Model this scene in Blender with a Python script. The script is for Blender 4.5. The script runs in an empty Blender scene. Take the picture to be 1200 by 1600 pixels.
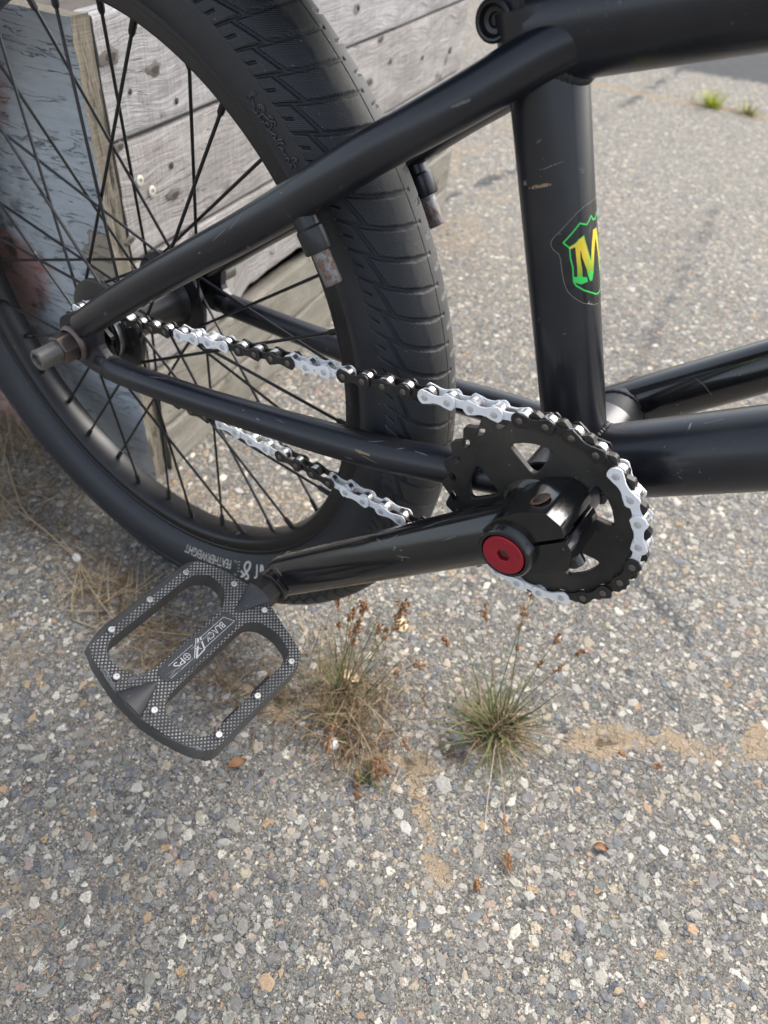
import bpy, bmesh, math, random
import numpy as np
from mathutils import Vector, Matrix
from mathutils.geometry import delaunay_2d_cdt
rng = np.random.default_rng(7); random.seed(7)
R = math.radians
scene = bpy.context.scene
col = scene.collection

# ------------------------------------------------------------------ camera
GZ = 300.0                                   # all building is in mm with the ground at z = -300; W() turns it into metres
def W(p): return Vector((p[0] / 1000, p[1] / 1000, (p[2] + GZ) / 1000))
CAM = np.array([71.017437, -312.381971, 246.026585])
CR = np.array([[0.81619, 0.572612, 0.077132], [0.446339, -0.540094, -0.713498], [-0.366899, 0.616778, -0.696398]])
cd = bpy.data.cameras.new('camera'); cam = bpy.data.objects.new('camera', cd); col.objects.link(cam)
cd.sensor_fit = 'VERTICAL'; cd.sensor_height = 36.0; cd.lens = 1155.386 / 1600 * 36
cd.clip_start = 0.01; cd.clip_end = 500
M = Matrix.Identity(4)
for i in range(3):
    M[i][0] = CR[0][i]; M[i][1] = -CR[1][i]; M[i][2] = -CR[2][i]
M.translation = W(CAM); cam.matrix_world = M
cd.dof.use_dof = True; cd.dof.focus_distance = 0.385; cd.dof.aperture_fstop = 11.0
scene.camera = cam

# ------------------------------------------------------------------ sky, sun, exposure
SUN_EL, SUN_AZ = 44, 20                       # overcast: a broad, weak sun from ahead of the bike, over the camera's right shoulder
world = bpy.data.worlds.new('World'); scene.world = world; world.use_nodes = True
nt = world.node_tree; nt.nodes.clear()
sky = nt.nodes.new('ShaderNodeTexSky'); sky.sky_type = 'NISHITA'; sky.sun_disc = False
sky.sun_elevation = R(SUN_EL); sky.sun_rotation = R(SUN_AZ); sky.air_density = 1.0; sky.dust_density = 3.0
hs = nt.nodes.new('ShaderNodeHueSaturation'); hs.inputs['Saturation'].default_value = 0.52
bg = nt.nodes.new('ShaderNodeBackground'); bg.inputs['Strength'].default_value = 0.15
wo = nt.nodes.new('ShaderNodeOutputWorld')
nt.links.new(sky.outputs[0], hs.inputs['Color']); nt.links.new(hs.outputs[0], bg.inputs[0]); nt.links.new(bg.outputs[0], wo.inputs[0])
sd = bpy.data.lights.new('sun', 'SUN'); sun = bpy.data.objects.new('sun', sd); col.objects.link(sun)
sd.energy = 1.25; sd.angle = R(40); sd.color = (1.0, 0.965, 0.91)
# Nishita: rotation 0 puts the sun at +Y, growing clockwise seen from above
sdir = Vector((math.sin(R(SUN_AZ)) * math.cos(R(SUN_EL)), math.cos(R(SUN_AZ)) * math.cos(R(SUN_EL)), math.sin(R(SUN_EL))))
sun.rotation_euler = sdir.to_track_quat('Z', 'Y').to_euler(); sun.location = (0, 0, 3)
vs = scene.view_settings
scene.display_settings.display_device = 'sRGB'
vs.view_transform = 'Standard'; vs.look = 'None'; vs.gamma = 1.0; vs.use_curve_mapping = False; vs.exposure = 1.26
scene.render.engine = 'CYCLES'; scene.cycles.max_bounces = 6

# ------------------------------------------------------------------ object helpers
ORG = {}
def link(o, parent, org):
    col.objects.link(o); ORG[o] = Vector(org)
    if parent is not None:
        o.parent = parent; o.location = ORG[o] - ORG[parent]
    else:
        o.location = ORG[o]
def empty(name, p, parent=None, label=None, cat=None, group=None):
    o = bpy.data.objects.new(name, None); o.empty_display_size = 0.02
    link(o, parent, W(p)); props(o, label, cat, group); return o
def props(o, label=None, cat=None, group=None, kind=None):
    if label: o['label'] = label
    if cat: o['category'] = cat
    if group: o['group'] = group
    if kind: o['kind'] = kind
    return o
def obj(name, V, F, mats, parent=None, smooth=True, uv=None, mi=None, colr=None, org=None, bevel=0, label=None, cat=None, group=None, kind=None, auto=40):
    """V in mm (world frame), F faces; uv per vertex in mm; mi material index per face; colr per-vertex colour."""
    V = np.asarray(V, float).reshape(-1, 3)
    c = np.array(org) if org is not None else (V.min(0) + V.max(0)) / 2
    me = bpy.data.meshes.new(name)
    me.from_pydata(((V - c) / 1000).tolist(), [], F if isinstance(F, list) else F.tolist())
    for m in (mats if isinstance(mats, (list, tuple)) else [mats]): me.materials.append(m)
    finish(me, smooth, uv, mi, colr, auto)
    o = bpy.data.objects.new(name, me); link(o, parent, W(c)); props(o, label, cat, group, kind)
    if bevel:
        b = o.modifiers.new('bevel', 'BEVEL'); b.width = bevel / 1000; b.segments = 2; b.limit_method = 'ANGLE'; b.angle_limit = R(35)
        b.harden_normals = False
    return o
def finish(me, smooth, uv, mi, colr, auto=40):
    n = len(me.polygons)
    if smooth: me.shade_smooth()
    if smooth and auto and auto < 180: me.set_sharp_from_angle(angle=R(auto))
    li = np.empty(len(me.loops), int); me.loops.foreach_get('vertex_index', li)
    if uv is not None:
        l = me.uv_layers.new(name='UVMap'); l.data.foreach_set('uv', np.asarray(uv, float)[li].ravel())
    if mi is not None: me.polygons.foreach_set('material_index', np.asarray(mi, int))
    if colr is not None:
        a = me.color_attributes.new('Col', 'FLOAT_COLOR', 'POINT'); c4 = np.ones((len(me.vertices), 4)); c4[:, :3] = colr
        a.data.foreach_set('color', c4.ravel())
    me.update()
class MB:
    def __init__(s): s.v = []; s.f = []; s.n = 0; s.m = []; s.u = []
    def add(s, V, F, m=0, uv=None):
        V = np.asarray(V, float).reshape(-1, 3)
        s.v.append(V); s.f += [tuple(int(i) + s.n for i in f) for f in F]; s.m += [m] * len(F); s.n += len(V)
        s.u.append(np.zeros((len(V), 2)) if uv is None else np.asarray(uv, float))
        return s
    def build(s, name, mats, parent=None, **k):
        return obj(name, np.concatenate(s.v), s.f, mats, parent, mi=s.m, uv=np.concatenate(s.u), **k)
def unit(v): v = np.asarray(v, float); return v / np.linalg.norm(v)
def grid_faces(nr, nc, wrap_c=True):
    F = []
    for i in range(nr - 1):
        for j in range(nc if wrap_c else nc - 1):
            k = (j + 1) % nc
            F.append((i * nc + j, i * nc + k, (i + 1) * nc + k, (i + 1) * nc + j))
    return F
def tube(P, r, n=24, caps=True, sx=None):
    """swept tube along points P (list) with radii r; returns V,F,uv"""
    P = np.asarray(P, float); r = np.broadcast_to(np.asarray(r, float), (len(P),))
    T = np.gradient(P, axis=0); T /= np.linalg.norm(T, axis=1)[:, None]
    a = np.array([0, 0, 1.0]) if abs(T[0][2]) < .9 else np.array([1.0, 0, 0])
    u = unit(a - (a @ T[0]) * T[0]); V = []; UV = []
    L = np.r_[0, np.cumsum(np.linalg.norm(np.diff(P, axis=0), axis=1))]
    ang = np.linspace(0, 2 * np.pi, n, endpoint=False)
    for i in range(len(P)):
        u = unit(u - (u @ T[i]) * T[i]); w = np.cross(T[i], u)
        V.append(P[i] + r[i] * (np.outer(np.cos(ang), u) + np.outer(np.sin(ang), w)))
        UV.append(np.c_[np.full(n, L[i]), ang * r.max()])
    V = np.concatenate(V); UV = np.concatenate(UV); F = grid_faces(len(P), n)
    if caps:
        F.append(tuple(range(n))[::-1]); F.append(tuple(range((len(P) - 1) * n, len(P) * n)))
    return V, F, UV
def line(a, b, k=2): return [np.asarray(a, float) * (1 - t) + np.asarray(b, float) * t for t in np.linspace(0, 1, k)]
def spline(P, k=8):
    P = np.asarray(P, float); out = []
    Q = np.vstack([2 * P[0] - P[1], P, 2 * P[-1] - P[-2]])
    for i in range(1, len(Q) - 2):
        for t in np.linspace(0, 1, k, endpoint=False):
            a, b, c, d = Q[i - 1], Q[i], Q[i + 1], Q[i + 2]
            out.append(.5 * (2 * b + (c - a) * t + (2 * a - 5 * b + 4 * c - d) * t * t + (3 * b - a - 3 * c + d) * t ** 3))
    out.append(P[-1]); return np.array(out)
def lathe(c, prof, n=48, axis=(0, 1, 0), close=False):
    """prof: [(along axis, radius)], revolved about `axis` through c"""
    ax = unit(axis); a = np.array([1.0, 0, 0]) if abs(ax[0]) < .9 else np.array([0, 0, 1.0])
    u = unit(a - (a @ ax) * ax); w = np.cross(ax, u); ang = np.linspace(0, 2 * np.pi, n, endpoint=False)
    V = [np.asarray(c) + ax * y + r * (np.outer(np.cos(ang), u) + np.outer(np.sin(ang), w)) for y, r in prof]
    F = grid_faces(len(prof), n)
    if close: F += [((len(prof) - 1) * n + j, (len(prof) - 1) * n + (j + 1) % n, (j + 1) % n, j) for j in range(n)]
    return np.concatenate(V), F
def inside(p, poly):
    x, y = p; c = False; n = len(poly)
    for i in range(n):
        x1, y1 = poly[i]; x2, y2 = poly[i - 1]
        if (y1 > y) != (y2 > y) and x < (x2 - x1) * (y - y1) / (y2 - y1) + x1: c = not c
    return c
def tri_poly(outer, holes=()):
    loops = [np.asarray(outer, float)] + [np.asarray(h, float) for h in holes]
    vs_, es = [], []
    for l in loops:
        k = len(vs_); vs_ += [Vector((p[0], p[1])) for p in l]; es += [(k + i, k + (i + 1) % len(l)) for i in range(len(l))]
    v2, e2, f2, *_ = delaunay_2d_cdt(vs_, es, [], 0, 1e-6)
    F = []
    for f in f2:
        cx = sum(v2[i].x for i in f) / len(f), sum(v2[i].y for i in f) / len(f)
        if inside(cx, loops[0]) and not any(inside(cx, h) for h in loops[1:]): F.append(tuple(f))
    return np.array([(v.x, v.y) for v in v2]), F, loops
def prism(outer, holes, frame, h0, h1):
    """extrude a polygon with holes; frame = (origin, ex, ey, en)"""
    o, ex, ey, en = [np.asarray(a, float) for a in frame]
    P, F, loops = tri_poly(outer, holes); n = len(P)
    lift = lambda Q, h: o + np.outer(Q[:, 0], ex) + np.outer(Q[:, 1], ey) + en * h
    V = [lift(P, h0), lift(P, h1)]; FF = []
    for f in F:
        a = (P[f[1]] - P[f[0]]); b = (P[f[2]] - P[f[0]])
        if a[0] * b[1] - a[1] * b[0] < 0: f = f[::-1]
        FF.append(tuple(i + n for i in f)); FF.append(tuple(f[::-1]))
    k = 2 * n
    idx = {(round(p[0], 5), round(p[1], 5)): i for i, p in enumerate(P)}
    for li, l in enumerate(loops):
        A = sum(l[i - 1][0] * l[i][1] - l[i][0] * l[i - 1][1] for i in range(len(l)))
        q = l if (A > 0) == (li == 0) else l[::-1]
        ids = [idx.get((round(p[0], 5), round(p[1], 5)), int(np.argmin(((P - p) ** 2).sum(1)))) for p in q]
        for i in range(len(ids)):
            a, b = ids[i - 1], ids[i]; FF.append((a, b, b + n, a + n))
    return np.concatenate(V), FF
def box(c, ax, half):
    c = np.asarray(c, float); X, Y, Z = [np.asarray(a, float) for a in ax]
    V = [c + X * half[0] * i + Y * half[1] * j + Z * half[2] * k for i in (-1, 1) for j in (-1, 1) for k in (-1, 1)]
    return V, [(0, 1, 3, 2), (4, 6, 7, 5), (0, 4, 5, 1), (2, 3, 7, 6), (0, 2, 6, 4), (1, 5, 7, 3)]
def sphere(c, r, n=10, m=6, sq=(1, 1, 1)):
    V = []; c = np.asarray(c, float)
    for i in range(m + 1):
        t = np.pi * i / m
        for j in range(n):
            p = 2 * np.pi * j / n; V.append(c + r * np.array(sq) * [np.sin(t) * np.cos(p), np.sin(t) * np.sin(p), np.cos(t)])
    return V, [f[::-1] for f in grid_faces(m + 1, n)]
def round_poly(P, r, k=4):
    P = np.asarray(P, float); out = []; n = len(P); r = np.broadcast_to(r, (n,))
    for i in range(n):
        a, b, c = P[i - 1], P[i], P[(i + 1) % n]
        d1, d2 = unit(a - b), unit(c - b); rr = min(r[i], .45 * np.linalg.norm(a - b), .45 * np.linalg.norm(c - b))
        p, q = b + d1 * rr, b + d2 * rr
        for t in np.linspace(0, 1, k): out.append((1 - t) ** 2 * p + 2 * t * (1 - t) * b + t * t * q)
    return np.array(out)
def vnoise(x, y, s=0):
    """cheap smooth value noise (numpy)"""
    xi, yi = np.floor(x).astype(np.int64), np.floor(y).astype(np.int64); fx, fy = x - xi, y - yi
    h = lambda a, b: ((np.sin(a * 127.1 + b * 311.7 + s * 74.7) * 43758.5453) % 1.0)
    fx, fy = fx * fx * (3 - 2 * fx), fy * fy * (3 - 2 * fy)
    return (h(xi, yi) * (1 - fx) + h(xi + 1, yi) * fx) * (1 - fy) + (h(xi, yi + 1) * (1 - fx) + h(xi + 1, yi + 1) * fx) * fy

# ------------------------------------------------------------------ materials
class NT:
    """tiny node-tree writer"""
    def __init__(s, name):
        s.m = bpy.data.materials.new(name); s.m.use_nodes = True; s.t = s.m.node_tree; s.t.nodes.clear()
        s.out = s.t.nodes.new('ShaderNodeOutputMaterial'); s.b = s.t.nodes.new('ShaderNodeBsdfPrincipled'); s.l(s.b.outputs[0], s.out.inputs[0])
    def n(s, typ, **k):
        d = s.t.nodes.new(typ)
        for a, v in k.items():
            if a in d.inputs: s.set(d.inputs[a], v)
            else: setattr(d, a, v)
        return d
    def set(s, sock, v):
        if hasattr(v, 'is_output') or isinstance(v, bpy.types.NodeSocket): s.l(v, sock)
        else: sock.default_value = v
    def l(s, a, b): s.t.links.new(a, b)
    def coord(s, kind='Object', sc=1.0):
        c = s.n('ShaderNodeTexCoord').outputs[kind]
        return s.map(c, sc)
    def map(s, c, sc, rot=(0, 0, 0), loc=(0, 0, 0)):
        m = s.n('ShaderNodeMapping'); s.l(c, m.inputs['Vector']); m.inputs['Scale'].default_value = (sc,) * 3 if np.isscalar(sc) else sc
        m.inputs['Rotation'].default_value = rot; m.inputs['Location'].default_value = loc; return m.outputs[0]
    def noise(s, vec, sc, det=4, rough=.55, dist=0, out='Fac'):
        d = s.n('ShaderNodeTexNoise', Scale=sc, Detail=det, Roughness=rough, Distortion=dist); s.l(vec, d.inputs['Vector']); return d.outputs[out]
    def vor(s, vec, sc, out='Distance', feature='F1', rnd=1.0):
        d = s.n('ShaderNodeTexVoronoi', feature=feature); d.inputs['Scale'].default_value = sc; d.inputs['Randomness'].default_value = rnd
        s.l(vec, d.inputs['Vector']); return d.outputs[out]
    def ramp(s, fac, stops, interp='LINEAR'):
        d = s.n('ShaderNodeValToRGB'); e = d.color_ramp; e.interpolation = interp
        while len(e.elements) < len(stops): e.elements.new(.5)
        for el, (p, c) in zip(e.elements, stops):
            el.position = p; el.color = (*c, 1) if not np.isscalar(c) else (c, c, c, 1)
        s.l(fac, d.inputs[0]); return d.outputs[0]
    def mix(s, fac, a, b, mode='MIX'):
        d = s.n('ShaderNodeMix', data_type='RGBA', blend_type=mode)
        s.set(d.inputs[0], fac)
        for k, v in ((6, a), (7, b)): s.set(d.inputs[k], (*v, 1) if isinstance(v, tuple) and len(v) == 3 else v)
        return d.outputs[2]
    def math(s, op, a, b=0.0, clamp=False):
        d = s.n('ShaderNodeMath', operation=op, use_clamp=clamp); s.set(d.inputs[0], a); s.set(d.inputs[1], b); return d.outputs[0]
    def bump(s, h, dist, strength=1.0, normal=None):
        d = s.n('ShaderNodeBump'); d.inputs['Strength'].default_value = strength; d.inputs['Distance'].default_value = dist / 1000
        s.l(h, d.inputs['Height'])
        if normal is not None: s.l(normal, d.inputs['Normal'])
        s.l(d.outputs[0], s.b.inputs['Normal']); return d.outputs[0]
    def p(s, **k):
        for a, v in k.items():
            a = a.replace('_', ' '); s.set(s.b.inputs[a], (*v, 1) if isinstance(v, tuple) and len(v) == 3 else v)
        return s
def paint(name, base, rough, dust=(.10, .095, .085), dust_amt=.5, metal=0.0, coat=0.0, scr=(.16, .16, .17), scr_amt=1.0, bumpd=.02, speck_sc=420, worn_sc=22):
    """painted metal: base colour, dust film, specks, scuffs"""
    t = NT(name); c = t.coord('Object'); g = t.n('ShaderNodeNewGeometry').outputs['Position']
    film = t.ramp(t.noise(g, 14, 5, .6), [(.42, 0), (.78, 1)])
    col1 = t.mix(t.math('MULTIPLY', film, .16 * dust_amt), base, dust)
    speck = t.ramp(t.noise(g, speck_sc, 2, .5), [(.70, 0), (.76, 1)])
    sm = t.math('MULTIPLY', speck, t.ramp(t.noise(g, 30, 3, .6), [(.45, 0), (.7, 1)]))
    col2 = t.mix(t.math('MULTIPLY', sm, .7 * dust_amt), col1, dust)
    # scuffs: stretched noise, thresholded, in patches
    st = t.noise(t.map(g, (260, 60, 210), rot=(.5, .4, .9)), 1.0, 3, .6, .6)
    sc = t.math('MULTIPLY', t.ramp(st, [(.66, 0), (.70, 1)]), t.ramp(t.noise(g, worn_sc, 2, .5), [(.55, 0), (.63, 1)]))
    col3 = t.mix(t.math('MULTIPLY', sc, .55 * scr_amt), col2, scr)
    t.p(Base_Color=col3, Metallic=metal, Coat_Weight=coat, Coat_Roughness=.08)
    rg = t.math('ADD', t.math('MULTIPLY', t.noise(g, 90, 4, .6), .12), rough - .06)
    t.p(Roughness=t.math('ADD', rg, t.math('MULTIPLY', film, .10 * dust_amt)))
    t.bump(t.noise(g, 900, 3, .6), bumpd, .5)
    return t.m
M_FRAME = paint('satin black paint', (.0042, .0060, .0115), .32, dust_amt=1.0, scr_amt=1.5, coat=.15, scr=(.22, .215, .21), worn_sc=34)
M_GLOSS = paint('gloss black paint', (.004, .0042, .0055), .16, dust_amt=1.0, coat=.4, scr=(.20, .195, .19), scr_amt=1.6, worn_sc=36)
M_SPROCKET = paint('dusty black sprocket', (.0075, .0078, .0085), .42, dust=(.20, .175, .14), dust_amt=1.9, speck_sc=430, scr_amt=1.4, worn_sc=40)
M_RIM = paint('anodised black rim', (.0065, .0065, .008), .36, dust_amt=.35, scr=(.25, .25, .26), scr_amt=.6)
M_HUB = paint('black hub', (.009, .009, .011), .3, dust_amt=.6)
M_SPOKE = paint('black spoke', (.022, .022, .025), .3, metal=.6, dust_amt=.7)
M_PEDAL = paint('worn pedal side', (.032, .033, .036), .45, dust=(.30, .28, .25), dust_amt=2.2, scr=(.36, .355, .34), scr_amt=1.5, speck_sc=500, worn_sc=40)
M_SADDLE = paint('black saddle', (.012, .012, .014), .6)
M_WELD = paint('weld bead', (.014, .0145, .017), .6, dust_amt=.9, scr=(.3, .3, .31), bumpd=.25)
def mk(name, base, rough, metal=0.0, nsc=300, amt=.3, b=.02):
    t = NT(name); g = t.n('ShaderNodeNewGeometry').outputs['Position']
    n = t.noise(g, nsc, 5, .65)
    t.p(Base_Color=t.mix(t.math('MULTIPLY', n, amt), base, tuple(min(1, x * 2.2 + .01) for x in base)), Roughness=t.math('ADD', t.math('MULTIPLY', n, .25), rough - .12), Metallic=metal)
    t.bump(n, b, .5); return t.m
M_STEEL = mk('bare steel', (.52, .5, .47), .33, 1.0)
M_DARKSTEEL = mk('dark steel pin', (.16, .15, .14), .38, .9)
M_NUT = mk('oxidised nut', (.115, .088, .078), .4, .75, 260, .5, .05)
def mat_axle():
    t = NT('threaded axle'); g = t.n('ShaderNodeNewGeometry').outputs['Position']
    w = t.n('ShaderNodeTexWave', bands_direction='Y'); w.inputs['Scale'].default_value = 330; t.l(g, w.inputs['Vector'])
    n = t.noise(g, 300, 4, .6)
    t.p(Base_Color=t.mix(n, (.13, .125, .115), (.27, .255, .235)), Metallic=.8, Roughness=.42); t.bump(w.outputs['Fac'], .3, .9); return t.m
M_AXLE = mat_axle()
M_HEX = mk('dark worn hex', (.05, .043, .04), .42, .6, 260, .6, .05)
def mat_rust_stud():
    t = NT('rusty steel stud'); g = t.n('ShaderNodeNewGeometry').outputs['Position']
    n = t.noise(g, 240, 6, .7); r = t.ramp(n, [(.49, 0), (.58, 1)])
    c = t.mix(r, t.mix(t.noise(g, 400, 3), (.15, .15, .155), (.34, .33, .325)), t.mix(t.noise(g, 600, 3), (.10, .05, .033), (.22, .12, .085)))
    t.p(Base_Color=c, Metallic=t.math('SUBTRACT', .55, t.math('MULTIPLY', r, .5)), Roughness=t.math('ADD', .42, t.math('MULTIPLY', r, .3))); t.bump(n, .2, .7); return t.m
M_STUD = mat_rust_stud()
def mat_red():
    t = NT('red anodised cap'); g = t.n('ShaderNodeNewGeometry').outputs['Position']
    s = t.ramp(t.noise(t.map(g, (300, 80, 200), rot=(.3, .2, .7)), 1.6, 4, .6, .5), [(.68, 0), (.72, 1)])
    ch = t.ramp(t.noise(g, 380, 3, .6), [(.68, 0), (.72, 1)])
    c = t.mix(t.math('MULTIPLY', s, .5), t.mix(t.noise(g, 160, 4), (.30, .006, .018), (.40, .012, .03)), (.5, .25, .27))
    c = t.mix(t.math('MULTIPLY', ch, .8), c, (.03, .012, .012))
    t.p(Base_Color=c, Metallic=.35, Roughness=.36, Coat_Weight=.3, Coat_Roughness=.2); t.bump(t.noise(g, 500, 3), .03, .5); return t.m
M_RED = mat_red()
def mat_rust():
    t = NT('rust'); g = t.n('ShaderNodeNewGeometry').outputs['Position']
    t.p(Base_Color=t.mix(t.noise(g, 500, 5), (.035, .022, .016), (.2, .085, .045)), Roughness=.8, Metallic=.1); return t.m
M_RUST = mat_rust()
def mat_white_chain():
    t = NT('white painted chain'); g = t.n('ShaderNodeNewGeometry').outputs['Position']
    ch = t.ramp(t.noise(g, 420, 4, .65), [(.64, 0), (.68, 1)])
    gr = t.ramp(t.noise(g, 120, 4, .6), [(.4, 0), (.8, 1)])
    c = t.mix(t.math('MULTIPLY', gr, .22), (.84, .845, .85), (.55, .53, .49))
    t.p(Base_Color=t.mix(t.math('MULTIPLY', ch, .8), c, (.16, .15, .14)), Roughness=.38); t.bump(ch, -.06, .6); return t.m
M_WCHAIN = mat_white_chain()
M_WPIN = mk('chipped white pin', (.42, .41, .40), .4, .3, 500, .6)
def mat_black_chain():
    t = NT('black chain plate'); g = t.n('ShaderNodeNewGeometry').outputs['Position']
    n = t.noise(g, 160, 4, .6); rs = t.ramp(t.noise(g, 60, 4, .6), [(.56, 0), (.68, 1)])
    c = t.mix(t.math('MULTIPLY', rs, .55), t.mix(n, (.016, .015, .015), (.045, .042, .04)), (.085, .05, .038))
    t.p(Base_Color=c, Roughness=.4, Metallic=.35); t.bump(n, .03, .4); return t.m
M_BCHAIN = mat_black_chain()
def mat_tyre():
    """uv = (arc length mm, profile mm from the crown)"""
    t = NT('tyre rubber'); uv = t.n('ShaderNodeUVMap', uv_map='UVMap').outputs[0]; sp = t.n('ShaderNodeSeparateXYZ'); t.l(uv, sp.inputs[0])
    g = t.n('ShaderNodeNewGeometry').outputs['Position']
    av = t.math('ABSOLUTE', sp.outputs[1])
    jag = t.math('MULTIPLY', t.math('SUBTRACT', t.noise(t.map(uv, (.12, .25, 1)), 1, 4, .6), .5), 7)
    worn = t.math('SUBTRACT', 1.0, t.math('MULTIPLY', t.math('ADD', t.math('SUBTRACT', av, 10.5), jag), .5), True)
    worn = t.ramp(worn, [(.0, 0), (1, 1)])
    n = t.noise(g, 35, 5, .6); fine = t.noise(g, 700, 3, .6)
    rub = t.mix(n, (.0125, .0145, .0195), (.022, .025, .031))
    dst = t.mix(fine, (.036, .036, .036), (.078, .076, .069))
    c = t.mix(t.math('MULTIPLY', worn, t.ramp(t.noise(g, 60, 4, .6), [(.2, .45), (.6, 1)])), rub, dst)
    grit = t.math('MULTIPLY', t.ramp(t.noise(g, 480, 2, .5), [(.72, 0), (.76, 1)]), t.ramp(t.noise(g, 45, 3), [(.5, 0), (.62, 1)]))
    c = t.mix(t.math('MULTIPLY', grit, .7), c, (.32, .28, .22))
    t.p(Base_Color=c, Roughness=t.math('ADD', .46, t.math('MULTIPLY', worn, .2)))
    # diamond knurl on the shoulder blocks only
    a = t.n('ShaderNodeTexWave', bands_direction='X'); a.inputs['Scale'].default_value = .36; t.l(t.map(uv, 1, rot=(0, 0, .62)), a.inputs['Vector'])
    b = t.n('ShaderNodeTexWave', bands_direction='X'); b.inputs['Scale'].default_value = .36; t.l(t.map(uv, 1, rot=(0, 0, -.62)), b.inputs['Vector'])
    kn = t.math('MULTIPLY', a.outputs['Fac'], b.outputs['Fac'])
    msk = t.math('MULTIPLY', t.ramp(t.math('MULTIPLY', av, .02), [(.22, 0), (.30, 1)]), t.ramp(t.math('MULTIPLY', av, .02), [(.795, 1), (.80, 0)]))
    h = t.math('ADD', t.math('MULTIPLY', kn, msk), t.math('MULTIPLY', fine, .25))
    t.bump(h, .35, .8); return t.m
M_TYRE = mat_tyre()
M_EMB = mk('embossed rubber', (.032, .034, .040), .42, 0, 300, .3)
M_WTEXT = mk('worn cream print', (.52, .48, .42), .6, 0, 500, .3)
M_PRINT = mk('silver laser print', (.55, .54, .52), .5, .1, 700, .35)
def mat_knurl():
    """pedal top face: diamond knurl, tops worn bright, dust in the valleys; uv in mm"""
    t = NT('knurled pedal face'); uv = t.n('ShaderNodeUVMap', uv_map='UVMap').outputs[0]; g = t.n('ShaderNodeNewGeometry').outputs['Position']
    w1 = t.n('ShaderNodeTexWave', bands_direction='X'); w1.inputs['Scale'].default_value = .165; t.l(t.map(uv, 1, rot=(0, 0, .72)), w1.inputs['Vector'])
    w2 = t.n('ShaderNodeTexWave', bands_direction='X'); w2.inputs['Scale'].default_value = .165; t.l(t.map(uv, 1, rot=(0, 0, -.72)), w2.inputs['Vector'])
    k = t.math('MULTIPLY', w1.outputs['Fac'], w2.outputs['Fac'])
    wear = t.ramp(t.noise(g, 42, 4, .6), [(.30, .25), (.56, 1)])
    su = t.n('ShaderNodeSeparateXYZ'); t.l(uv, su.inputs[0]); band = t.math('GREATER_THAN', su.outputs[0], -42.6); k = t.math('MULTIPLY', k, band)
    wear = t.math('MULTIPLY', wear, t.ramp(t.noise(g, 160, 4, .7), [(.34, .55), (.52, 1)]))
    top = t.math('MULTIPLY', t.ramp(k, [(.22, 0), (.45, 1)]), wear)
    c = t.mix(t.math('MULTIPLY', t.noise(g, 55, 4), .5), (.018, .019, .021), (.15, .142, .128))
    t.p(Base_Color=t.mix(top, c, (.52, .50, .465)), Roughness=.45, Metallic=.15)
    t.bump(k, .8, 1.0); return t.m
M_KNURL = mat_knurl()
def mat_sticker():
    """black vinyl with print given by the vertex colour"""
    t = NT('sticker print'); a = t.n('ShaderNodeVertexColor', layer_name='Col'); t.p(Base_Color=a.outputs[0], Roughness=.32); return t.m
M_STICK = mat_sticker()
M_VINYL = mk('black vinyl', (.009, .0095, .012), .27, 0, 200, .2)
M_EDGE = mk('sticker edge', (.16, .145, .13), .5, 0, 600, .4)
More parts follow.
